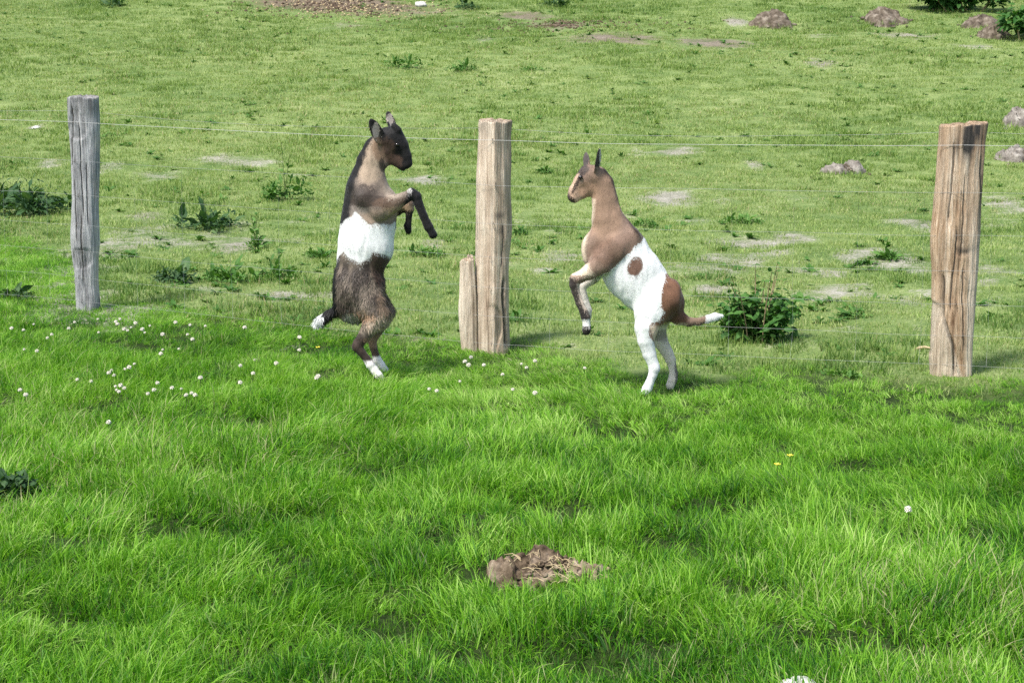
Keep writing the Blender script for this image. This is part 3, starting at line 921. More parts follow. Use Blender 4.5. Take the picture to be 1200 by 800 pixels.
# ------------------------------------------------------------------ goats: implicit body -> surface nets
def surface_nets(F, origin, h):
    nx, ny, nz = F.shape
    S = F < 0
    c = [(i, j, k) for i in (0, 1) for j in (0, 1) for k in (0, 1)]
    edges = [(a, b) for ai, a in enumerate(c) for b in c[ai + 1:] if sum(abs(a[q] - b[q]) for q in range(3)) == 1]
    def sub(A, o): return A[o[0]:nx - 1 + o[0], o[1]:ny - 1 + o[1], o[2]:nz - 1 + o[2]]
    cnt = sum(sub(S, o).astype(np.int8) for o in c)
    act = (cnt > 0) & (cnt < 8)
    I = np.argwhere(act)
    acc = np.zeros((len(I), 3)); n = np.zeros(len(I))
    for a, b in edges:
        fa = F[I[:, 0] + a[0], I[:, 1] + a[1], I[:, 2] + a[2]]
        fb = F[I[:, 0] + b[0], I[:, 1] + b[1], I[:, 2] + b[2]]
        m = (fa < 0) != (fb < 0)
        t = np.where(m, fa / np.where(m, fa - fb, 1), 0)
        pt = np.array(a) + t[:, None] * (np.array(b) - np.array(a))
        acc += np.where(m[:, None], pt, 0); n += m
    V = (I + acc / n[:, None]) * h + origin
    idx = -np.ones(act.shape, np.int64); idx[act] = np.arange(len(I))
    Q = []
    for ax in range(3):
        o = [0, 0, 0]; o[ax] = 1
        s0 = S[:nx - o[0], :ny - o[1], :nz - o[2]]; s1 = S[o[0]:, o[1]:, o[2]:]
        E = np.argwhere(s0 != s1)
        b1, b2 = [(1, 2), (2, 0), (0, 1)][ax]
        ok = (E[:, b1] > 0) & (E[:, b2] > 0) & (E[:, b1] < F.shape[b1] - 1) & (E[:, b2] < F.shape[b2] - 1)
        E = E[ok]
        def cell(d1, d2):
            q = E.copy(); q[:, b1] -= d1; q[:, b2] -= d2
            return idx[q[:, 0], q[:, 1], q[:, 2]]
        quad = np.stack([cell(1, 1), cell(0, 1), cell(0, 0), cell(1, 0)], 1)
        flip = ~s0[E[:, 0], E[:, 1], E[:, 2]]
        quad[flip] = quad[flip][:, ::-1]
        Q.append(quad)
    Q = np.concatenate(Q)
    return V, Q[(Q >= 0).all(1)]

class Body:
    """capsule chains traced in photo pixels on the goat's own plane; local frame: x right, y away, z up, metres"""
    def __init__(self, foot_px):
        g = ground_at(*foot_px)
        self.base = g
        self.Y = g[1]
        self.prims = []
    def P(self, u, v, dy=0.0):
        q = on_plane(u, v, self.Y)
        k = 1.0
        return np.array([q[0] - self.base[0], dy, q[2] - self.base[2]])
    def R(self, r): return r / scale_at(self.Y)
    def chain(self, pts, dy=0.0, squash=1.0, k=0.02):
        """pts: (u, v, r[, dy])"""
        L = [(self.P(p[0], p[1], p[3] if len(p) > 3 else dy), self.R(p[2])) for p in pts]
        if len(L) == 1: L = L * 2
        self.prims.append(([(a, b, ra, rb) for (a, ra), (b, rb) in zip(L[:-1], L[1:])], squash, k))
    def ear(self, base, tip, dy0, dy1, width, thick, facing, k=0.008):
        self.ears = getattr(self, 'ears', []) + [(self.P(*base, dy0), self.P(*tip, dy1), self.R(width), thick, np.array(facing, float))]
    def build(self, h=0.005):
        lo = np.min([np.minimum(a, b) - max(ra, rb) for ch, s, k in self.prims for a, b, ra, rb in ch], 0) - 0.03
        hi = np.max([np.maximum(a, b) + max(ra, rb) for ch, s, k in self.prims for a, b, ra, rb in ch], 0) + 0.03
        for (a, b, w, t, f) in getattr(self, 'ears', []):
            lo = np.minimum(lo, np.minimum(a, b) - w - 0.02); hi = np.maximum(hi, np.maximum(a, b) + w + 0.02)
        n = np.ceil((hi - lo) / h).astype(int) + 1
        F = np.full(n, 1.0)
        ax = [lo[i] + h * np.arange(n[i]) for i in range(3)]
        for (ch, sq, k) in self.prims:
            clo = np.min([np.minimum(a, b) - max(ra, rb) for a, b, ra, rb in ch], 0) - 0.035
            chi = np.max([np.maximum(a, b) + max(ra, rb) for a, b, ra, rb in ch], 0) + 0.035
            s = tuple(slice(max(int((clo[i] - lo[i]) / h), 0), min(int((chi[i] - lo[i]) / h) + 2, n[i])) for i in range(3))
            X, Y, Z = np.meshgrid(ax[0][s[0]], ax[1][s[1]], ax[2][s[2]], indexing='ij')
            yc = np.mean([(a[1] + b[1]) / 2 for a, b, ra, rb in ch])
            P = np.stack([X, (Y - yc) / sq, Z], -1)
            D = None
            for (a, b, ra, rb) in ch:
                A = np.array([a[0], (a[1] - yc) / sq, a[2]]); Bq = np.array([b[0], (b[1] - yc) / sq, b[2]])
                ab = Bq - A; L2 = (ab * ab).sum() + 1e-9
                t = np.clip(((P - A) @ ab) / L2, 0, 1)
                d = np.linalg.norm(P - A - t[..., None] * ab, axis=-1) - (ra + (rb - ra) * t)
                if D is None: D = d
                else:
                    kk = 0.006
                    hh = np.clip(0.5 + 0.5 * (D - d) / kk, 0, 1)
                    D = D * (1 - hh) + d * hh - kk * hh * (1 - hh)
            d = D * min(1.0, sq)
            G = F[s]
            hh = np.clip(0.5 + 0.5 * (G - d) / k, 0, 1)
            F[s] = G * (1 - hh) + d * hh - k * hh * (1 - hh)
        # ears: leaf-shaped cupped shells
        for (a, b, w, th, f) in getattr(self, 'ears', []):
            ln = np.linalg.norm(b - a); e1 = (b - a) / ln
            f = f - e1 * (f @ e1); f /= np.linalg.norm(f)
            e2 = np.cross(e1, f)
            m = max(w, ln) + 0.03
            s = []
            for i in range(3):
                i0 = max(int((min(a[i], b[i]) - w - 0.02 - lo[i]) / h), 0); i1 = min(int((max(a[i], b[i]) + w + 0.02 - lo[i]) / h) + 2, n[i])
                s.append(slice(i0, i1))
            X, Y, Z = np.meshgrid(ax[0][s[0]], ax[1][s[1]], ax[2][s[2]], indexing='ij')
            P = np.stack([X, Y, Z], -1) - a
            u = P @ e1 / ln; v = P @ e2; wv = P @ f
            prof = w * np.sqrt(np.clip(np.clip(u + 0.12, 0, 2) * (1.0 - u) * 2.2, 0, 1)) * (1 - 0.25 * u)
            cup = 0.30 * v * v / max(w, 1e-4)
            d1 = np.abs(v) - prof
            d2 = np.abs(wv - cup) - th
            d3 = np.maximum(u - 1, -u - 0.12) * ln
            d = np.maximum(np.maximum(d1 * 0.8, d2), d3)
            G = F[s[0], s[1], s[2]]
            k = 0.008
            hh = np.clip(0.5 + 0.5 * (G - d) / k, 0, 1)
            F[s[0], s[1], s[2]] = G * (1 - hh) + d * hh - k * hh * (1 - hh)
        V, Q = surface_nets(F, lo, h)
        # light relaxation removes the grid's steps
        for _ in range(2):
            acc = np.zeros_like(V); cn = np.zeros(len(V))
            for i in range(4):
                j = (i + 1) % 4
                np.add.at(acc, Q[:, i], V[Q[:, j]]); np.add.at(cn, Q[:, i], 1)
            V = V * 0.5 + 0.5 * acc / np.maximum(cn, 1)[:, None]
        return V, Q
    def uv(self, V):
        """photo pixel of each point as if it lay on the goat's mid plane"""
        return project_arr(V[:, 0] + self.base[0], np.full(len(V), self.Y), V[:, 2] + self.base[2])

def in_poly(u, v, poly):
    r = np.zeros(u.shape, bool)
    n = len(poly)
    for i in range(n):
        (x1, y1), (x2, y2) = poly[i], poly[(i + 1) % n]
        c = ((y1 > v) != (y2 > v)) & (u < (x2 - x1) * (v - y1) / ((y2 - y1) or 1e-9) + x1)
        r ^= c
    return r

def coat_material():
    t = NT('goat_coat')
    a = t.n('ShaderNodeAttribute', attribute_type='GEOMETRY', attribute_name='coat')
    tc = t.n('ShaderNodeTexCoord')
    mp = t.n('ShaderNodeMapping'); mp.inputs['Scale'].default_value = (1, 1, 0.28)
    t.l(tc.outputs['Object'], mp.inputs['Vector'])
    nz = t.noise(mp.outputs[0], 130, 4, 0.65)
    var = t.ramp(nz, [(0.3, (0.86, 0.86, 0.86)), (0.7, (1.08, 1.08, 1.08))])
    c = t.mix(0.8, a.outputs['Color'], var, 'MULTIPLY')
    p = t.principled(c, 0.7, 0.25, t.bump(nz, 0.2, 0.003))
    p.inputs['Sheen Weight'].default_value = 0.15
    p.inputs['Sheen Roughness'].default_value = 0.5
    return t.finish(p.outputs[0])
MAT['coat'] = coat_material()
MAT['eye'] = NT('goat_eye'); MAT['eye'] = MAT['eye'].finish(MAT['eye'].principled((0.012, 0.008, 0.006), 0.12, 0.6).outputs[0])
MAT['fur'] = (lambda t: t.finish((lambda a: t.principled(a.outputs['Color'], 0.6, 0.3))(t.n('ShaderNodeAttribute', attribute_type='GEOMETRY', attribute_name='coat')).outputs[0]))(NT('goat_fur'))

def fur_mesh(V, Q, cols, n, length_fn, seed, flow=(0.0, 0.0, -1.0), body=None, coat_fn=None):
    r = np.random.default_rng(seed)
    a, b, c, d = (V[Q[:, i]] for i in range(4))
    nr = np.cross(c - a, d - b); ar = np.linalg.norm(nr, axis=1); nr = nr / np.maximum(ar, 1e-9)[:, None]
    pick = r.choice(len(Q), n, p=ar / ar.sum())
    s, t = r.random(n), r.random(n)
    p = (a[pick] * ((1 - s) * (1 - t))[:, None] + b[pick] * (s * (1 - t))[:, None] + c[pick] * (s * t)[:, None] + d[pick] * ((1 - s) * t)[:, None])
    nn = nr[pick]
    g = np.array(flow, float)[None] + r.normal(0, 0.35, (n, 3))
    g = g - nn * (g * nn).sum(1)[:, None]
    g /= np.maximum(np.linalg.norm(g, axis=1), 1e-6)[:, None]
    dirn = g * 0.95 + nn * r.uniform(0.02, 0.24, n)[:, None]
    dirn /= np.linalg.norm(dirn, axis=1)[:, None]
    L = length_fn(p) * r.uniform(0.6, 1.2, n)
    side = np.cross(dirn, nn); side /= np.maximum(np.linalg.norm(side, axis=1), 1e-6)[:, None]
    lock = (r.random(n) < np.where(length_fn(p) > 0.015, 0.16, 0.0))
    L = L * (1 + 0.55 * lock)
    dirn = dirn + nn * (0.10 * lock)[:, None]
    w = (r.uniform(0.0005, 0.0010, n) * (1 + 1.6 * lock))[:, None]
    root = p - nn * 0.001
    mid = root + dirn * (L * 0.55)[:, None] + nn * (L * 0.05)[:, None]
    tip = root + dirn * L[:, None] - nn * (L * 0.04)[:, None]
    VV = np.stack([root - side * w, root + side * w, mid + side * w * 0.8, mid - side * w * 0.8, tip], 1).reshape(-1, 3)
    k = np.arange(n)[:, None] * 5
    T = np.concatenate([k + [0, 1, 2], k + [0, 2, 3], k + [3, 2, 4]], 0)
    u, v = body.uv(p)
    cc = coat_fn(u + r.normal(0, 1.6, n), v - np.abs(r.normal(0, 2.6, n)), p)
    cc = cc * np.clip(r.normal(1.0, 0.14, n), 0.6, 1.4)[:, None]
    return VV, T, np.repeat(np.clip(cc, 0, 0.95), 5, 0)

def make_goat(body, coat_fn, label, eyes, fur_n, fur_len, seed):
    V, Q = body.build()
    N = np.zeros_like(V)
    fn = np.cross(V[Q[:, 2]] - V[Q[:, 0]], V[Q[:, 3]] - V[Q[:, 1]])
    for i in range(4): np.add.at(N, Q[:, i], fn)
    N /= np.maximum(np.linalg.norm(N, axis=1), 1e-9)[:, None]
    thick = smooth01((np.abs(V[:, 2] - 0.62) * -1 + 0.42) / 0.1) * 0.75 + 0.25
    rel = 0.0042 * noise3(V[:, 0] * 13, V[:, 1] * 13, V[:, 2] * 9, seed + 60) + 0.0022 * noise3(V[:, 0] * 48, V[:, 1] * 48, V[:, 2] * 16, seed + 61)
    V = V + N * (rel * thick)[:, None]
    u, v = body.uv(V)
    cols = coat_fn(u, v, V)
    root = thing('young_goat', label, 'goat', body.base, 'young goats sparring by the fence')
    me = mesh_from('body', V, Q.astype(np.int32), MAT['coat'])
    color_attr(me, 'coat', cols)
    add_obj('body', me, root)
    fv, ft, fc = fur_mesh(V, Q, cols, fur_n, fur_len, seed, body=body, coat_fn=coat_fn)
    me = mesh_from('fur', fv, ft.astype(np.int32), MAT['fur'], smooth=False)
    color_attr(me, 'coat', fc)
    tag(add_obj('fur', me, root), kind='stuff')
    for (eu, ev, dy, er) in eyes:
        p = body.P(eu, ev, dy)
        rings = 8; vv, ff = [], []
        for i in range(rings + 1):
            th = math.pi * i / rings
            for j in range(12):
                ph = 2 * math.pi * j / 12
                vv.append((er * math.sin(th) * math.cos(ph), er * 0.7 * math.cos(th), er * 0.8 * math.sin(th) * math.sin(ph)))
        for i in range(rings):
            for j in range(12):
                ff.append((i * 12 + j, i * 12 + (j + 1) % 12, (i + 1) * 12 + (j + 1) % 12, (i + 1) * 12 + j))
        add_obj('eye', mesh_from('eye', vv, ff, MAT['eye']), root, tuple(p))
    return root

# ---- the dark goat, facing right
g = Body((444, 440))
g.chain([(430, 226, 24), (431, 240, 29), (430, 262, 31), (428, 286, 31.5), (423, 304, 29), (420, 318, 27), (420, 334, 28.5)], squash=0.62, k=0.02)
g.chain([(420, 334, 28), (415, 354, 25)], squash=0.66, k=0.03)
g.chain([(440, 268, 20), (438, 290, 21)], squash=0.80, k=0.03)                    # belly
g.chain([(452, 236, 14), (450, 262, 11)], squash=0.7, k=0.03)                     # brisket
g.chain([(430, 222, 22), (432, 205, 18.5), (434, 190, 15.8), (440, 174, 13.4), (449, 165, 12)], squash=0.62, k=0.03)
g.chain([(456, 162, 13), (462, 168, 12)], squash=0.78, k=0.016)
g.chain([(463, 159, 10), (470, 171, 8.8), (475, 183, 7.2), (477, 191, 6.4)], squash=0.82, k=0.014)
g.chain([(455, 177, 10), (463, 187, 6.8), (471, 194, 5.8)], squash=0.72, k=0.014)
g.chain([(441, 186, 11), (450, 190, 6)], squash=0.7, k=0.02)
for sgn in (-1, 1):                                                               # shoulder blades, upper arms
    g.chain([(418, 219, 9, sgn * 0.040), (430, 230, 13, sgn * 0.056), (446, 243, 12.5, sgn * 0.062)], squash=0.7, k=0.018)
    g.chain([(404, 326, 9, sgn * .045), (414, 340, 12, sgn * .056)], squash=0.7, k=0.02)      # hip bones
g.chain([(446, 243, 12.5, -.062), (462, 237, 10, -.062), (475, 231, 7, -.062), (483, 226, 6.4, -.06)], squash=0.85, k=0.014)
g.chain([(483, 225.5, 6.6), (488, 229, 6.0), (491, 237, 5.3), (497, 251, 4.9), (501, 260, 5.0), (503, 264, 5.7)], dy=-.06, k=0.008)
g.chain([(503, 264, 4.6), (506, 269, 4.4), (508, 273, 4.8)], dy=-.06, k=0.006)
g.chain([(448, 247, 12, .062), (463, 246, 9, .06), (478, 241, 6.2, .055)], squash=0.85, k=0.014)
g.chain([(478, 241, 6.4), (479, 246, 5.8), (478.5, 254, 4.4), (478, 262, 4.2), (477, 266, 5.0), (478, 272, 4.4)], dy=.055, k=0.008)
g.chain([(421, 338, 25, -.035), (434, 356, 19, -.055), (444, 366, 13, -.062)], squash=0.60, k=0.02)
g.chain([(443, 366, 13), (437, 377, 11), (429, 390, 8), (421, 400, 6.2), (419.5, 404, 6.0)], dy=-.062, squash=0.8, k=0.014)
g.chain([(420, 403, 5.8), (424, 409, 4.8), (431, 418, 4.5), (435, 424, 5.4)], dy=-.062, k=0.008)
g.chain([(435, 424, 4.9), (440, 431, 4.7), (444, 437, 5.4), (447, 441, 5.2)], dy=-.062, k=0.006)
g.chain([(423, 340, 25, .035), (440, 358, 17, .055), (449, 368, 12, .062)], squash=0.60, k=0.02)
g.chain([(449, 368, 12), (445, 380, 9.6), (438, 393, 7), (435, 400, 5.8)], dy=.062, squash=0.8, k=0.014)
g.chain([(435, 400, 5.6), (436, 407, 4.7), (439, 418, 4.5), (441, 424, 5.2), (446, 431, 4.8), (450, 437, 5.2)], dy=.062, k=0.008)
g.chain([(404, 357, 8), (394, 364, 6.5), (384, 370, 6.2), (376, 376, 6.2), (369, 380, 3.5)], squash=0.75, k=0.012)
g.chain([(466, 152, 4.5, -.018), (462, 147, 3.2, -.02)], k=0.008)                 # horn buds under the hair
g.ear((447, 165), (435, 138), -.035, -.075, 10, 0.0042, (0.45, -1.0, 0.0))
g.ear((460, 154), (453, 131), .036, .07, 9.0, 0.0042, (0.75, -0.75, 0.1))

BLACK, WHITE = srgb(17, 15, 14), srgb(220, 221, 218)
def coat_dark(u, v, V):
    n1 = noise3(V[:, 0] * 22, V[:, 1] * 22, V[:, 2] * 11, 1); n2 = noise3(V[:, 0] * 60, V[:, 1] * 60, V[:, 2] * 28, 2); n3 = noise3(V[:, 0] * 9, V[:, 1] * 9, V[:, 2] * 9, 3)
    y = V[:, 1]
    uu, vv = u + 2.2 * n1 + 1.2 * n2, v + 2.6 * n1 + 1.6 * n2
    c = np.tile(srgb(116, 103, 91), (len(u), 1))
    def put(mask, col, a=1.0):
        w = (np.clip(mask, 0, 1) * a)[:, None] if mask.dtype != bool else (mask * a)[:, None]
        c[:] = c * (1 - w) + col * w
    def blob(cx, cy, rx, ry, soft=0.5):
        return smooth01((1 + soft - np.sqrt(((uu - cx) / rx) ** 2 + ((vv - cy) / ry) ** 2)) / soft)
    put(smooth01((vv - 296) / 6), srgb(104, 93, 82))
    put(smooth01(n3 * 1.6 + n1 * .8 + 0.35) * smooth01((vv - 298) / 8), srgb(54, 45, 39), 0.9)
    put(smooth01((noise3(V[:, 0] * 20, V[:, 1] * 20, V[:, 2] * 10, 26) - 0.05) * 2.2) * smooth01((vv - 302) / 8), srgb(38, 31, 27), 0.7)
    put(smooth01(noise3(V[:, 0] * 40, V[:, 1] * 40, V[:, 2] * 9, 25) * 1.6) * smooth01((vv - 304) / 8), srgb(138, 124, 108), 0.5)
    put(blob(447, 310, 9, 15) , srgb(66, 50, 40), 0.8)
    put(blob(446, 376, 13, 11), srgb(176, 158, 138), 0.85)
    put(blob(428, 366, 12, 5), srgb(165, 128, 100), 0.6)
    put(blob(452, 350, 8, 14), srgb(125, 104, 84), 0.6)
    put(blob(412, 372, 10, 7), srgb(165, 162, 150), 0.7)
    put(blob(432, 186, 15, 22), srgb(170, 150, 128), 0.95)                        # pale neck side
    put(blob(448, 172, 9, 14), srgb(122, 96, 74), 0.8)
    put(blob(462, 222, 9, 16), srgb(152, 138, 122), 0.8)                          # chest
    put(blob(415, 238, 14, 16), srgb(128, 118, 110), 0.8)
    put(blob(424, 222, 16, 6), srgb(44, 36, 32), 0.75)
    put(blob(433, 233, 22, 6), srgb(50, 40, 33), 0.9)                            # dark shoulder band
    put(blob(460, 236, 18, 6), srgb(84, 64, 48), 0.8)
    put(blob(470, 246, 14, 6), srgb(160, 136, 110), 0.85)
    put(blob(440, 252, 26, 5), srgb(150, 130, 112), 0.7)
    # dorsal stripe
    xb = np.interp(v, [140, 158, 173, 193, 213, 236, 256, 300, 330, 360], [446, 436, 424, 415, 406, 400, 398, 394, 390, 388])
    put(smooth01((xb + np.interp(v, [160, 190, 256, 300, 360], [6, 12, 15, 7, 7]) + 1.5 * n2 - u) / 4) * smooth01((372 - v) / 8), BLACK)
    # white saddle
    top = np.interp(uu, [392, 400, 410, 417, 424, 432, 445, 462], [262, 260, 252, 244, 250, 258, 260, 258])
    bot = np.interp(uu, [392, 398, 403, 410, 424, 433, 440, 450, 458], [308, 302, 294, 302, 306, 302, 296, 297, 302])
    leg = (u > 464) | ((y > .035) & (u > 455))
    put(smooth01((vv - top) / 3.2) * smooth01((bot - vv) / 3.2) * (~leg), WHITE)
    # head
    head = smooth01(((u - 449) + (v - 205) * -0.30 - 8) / 5) * (v < 206) * (u > 444)
    put(head, srgb(19, 17, 16))
    put(blob(462, 187, 8, 6), srgb(84, 62, 48), 0.6)
    put(blob(456, 172, 6, 9), srgb(76, 57, 44), 0.6)
    put(blob(448, 193, 3, 5, 0.9), BLACK, 0.8)
    put(blob(478, 192, 6, 6), srgb(22, 19, 18), 1)
    # ears: dark backs, pale hollows
    ear = (v < 160) & (((u < 450) & (y < -.03)) | ((u < 466) & (y > .03)))
    put(ear, srgb(30, 26, 24))
    for (ex, ey, sg) in ((441.5, 152, -1), (456, 143, 1)):
        put(ear & (np.sign(y) == sg) & (np.hypot((u - ex) / 4.0, (v - ey) / 9.5) < 1), srgb(178, 165, 152), 0.85)
    # front legs
    put(smooth01((u + 0.25 * (v - 226) - 476) / 3) * (y < 0) * (v > 214) * (v < 280), srgb(16, 14, 14))
    put(smooth01((v - 246) / 3) * (y > .03) * (u > 466) * (v < 280), srgb(16, 14, 14))
    put((np.hypot((u - 481) / 3, (v - 222) / 3) < 1) & (y < 0), srgb(190, 186, 180), 0.7)
    # hind legs
    put(smooth01((v - 391) / 4) * (u < 470), srgb(150, 118, 98), 0.8)
    put(smooth01((v - 385) / 4) * smooth01(((438 - u) - 0.0 * v - 6 + 0.35 * (v - 400)) / 4) * (y < 0), srgb(40, 32, 28), 0.9)
    put(smooth01((v - 408) / 3), srgb(44, 34, 28), 0.8)
    put(smooth01((v - 418) / 2.5), srgb(232, 226, 220))
    put(v > 437, srgb(120, 105, 92), 0.8)
    # tail
    put(smooth01((398 - u) / 5) * (v > 352), BLACK)
    put(smooth01((381 - uu) / 2.5) * (v > 360), WHITE)
    m = noise3(V[:, 0] * 16, V[:, 1] * 16, V[:, 2] * 9, 21) * 0.12 + noise3(V[:, 0] * 95, V[:, 1] * 95, V[:, 2] * 22, 22) * 0.16
    return np.clip(c * (1 + m)[:, None], 0, 0.9)

def flen_dark(p): return np.where((p[:, 2] < 0.545) & (p[:, 2] > 0.24), 0.019, 0.011)
make_goat(g, coat_dark, 'dark goat kid with black face and white saddle band rearing on hind legs, facing right',
          [(466, 169, -.040, .0105), (468, 169, .040, .0105)], 60000, flen_dark, 5)

# ---- the brown and white goat, facing left
g2 = Body((756, 460))
g2.chain([(705, 292, 20), (722, 297, 29.5), (745, 321, 32.5), (766, 346, 28), (782, 357, 19.5)], squash=0.60, k=0.02)
g2.chain([(732, 322, 22), (748, 340, 20)], squash=0.78, k=0.03)
g2.chain([(701, 286, 17), (702, 300, 16)], squash=0.7, k=0.03)
g2.chain([(735, 290, 23), (719, 272, 21), (712, 256, 18.5), (709, 236, 15.5), (706, 216, 13), (701, 207, 12)], squash=0.62, k=0.03)
g2.chain([(694, 206, 12), (688, 210, 10.5)], squash=0.8, k=0.016)
g2.chain([(688, 203, 9.5), (681, 212, 8.6), (674, 223, 7.0), (671, 230, 6.2)], squash=0.82, k=0.014)
g2.chain([(692, 219, 9.5), (682, 226, 7), (674, 231, 5.6)], squash=0.72, k=0.014)
for sgn in (-1, 1):
    g2.chain([(740, 276, 9, sgn * .038), (722, 288, 14, sgn * .054), (705, 306, 13, sgn * .062)], squash=0.7, k=0.018)
    g2.chain([(788, 336, 8, sgn * .04), (780, 350, 12, sgn * .054)], squash=0.7, k=0.02)
g2.chain([(705, 306, 13, -.062), (690, 316, 9.6, -.065), (680, 322, 7, -.065), (674, 325, 6.4, -.065)], squash=0.85, k=0.014)
g2.chain([(674, 325, 6.6), (672.5, 331, 5.8), (674.5, 340, 4.5), (679, 353, 4.2), (683.5, 363, 4.4), (685.5, 368.5, 5.2)], dy=-.065, k=0.008)
g2.chain([(685.5, 368.5, 4.8), (687, 376, 4.2), (687.5, 382, 4.9), (687, 385, 4.8)], dy=-.065, k=0.006)
g2.chain([(708, 310, 12, .062), (695, 326, 8.4, .06), (682, 336, 6.2, .058)], squash=0.85, k=0.014)
g2.chain([(682, 336, 6.2), (682, 342, 5.2), (686, 356, 4.2), (690, 366, 4.8), (690, 374, 4.4)], dy=.058, k=0.008)
g2.chain([(772, 350, 25, -.035), (761, 366, 19, -.055), (756, 381, 13, -.062)], squash=0.60, k=0.02)
g2.chain([(756, 381, 12.8), (756, 396, 10), (760, 412, 7.8), (765, 425, 6.4), (766, 429, 6.4)], dy=-.062, squash=0.85, k=0.014)
g2.chain([(765.5, 428, 6.2), (764, 436, 5.2), (760, 446, 5.0), (757.5, 452, 5.8)], dy=-.062, k=0.008)
g2.chain([(757.5, 452, 5.4), (754, 458, 5.2), (751, 463, 5.6)], dy=-.062, k=0.006)
g2.chain([(778, 352, 23, .035), (774, 370, 17, .055), (770, 386, 12, .065)], squash=0.60, k=0.02)
g2.chain([(770, 386, 12), (775, 402, 9), (784, 417, 6.8), (787, 424, 6.2)], dy=.075, squash=0.85, k=0.014)
g2.chain([(787, 424, 6), (789, 431, 5), (791, 441, 4.8), (790, 448, 5.4), (787, 455, 5.2)], dy=.08, k=0.008)
g2.chain([(795, 372, 9), (806, 377, 5), (820, 376.5, 4.2), (830, 374, 5), (838, 371.5, 5.6), (847, 370, 2)], squash=0.75, k=0.012)
g2.ear((698, 199), (702, 172), -.034, -.065, 7.0, 0.0042, (0.8, -0.6, 0.0))
g2.ear((689, 197), (687, 179), .034, .06, 6.5, 0.0042, (-0.6, -0.8, 0.0))

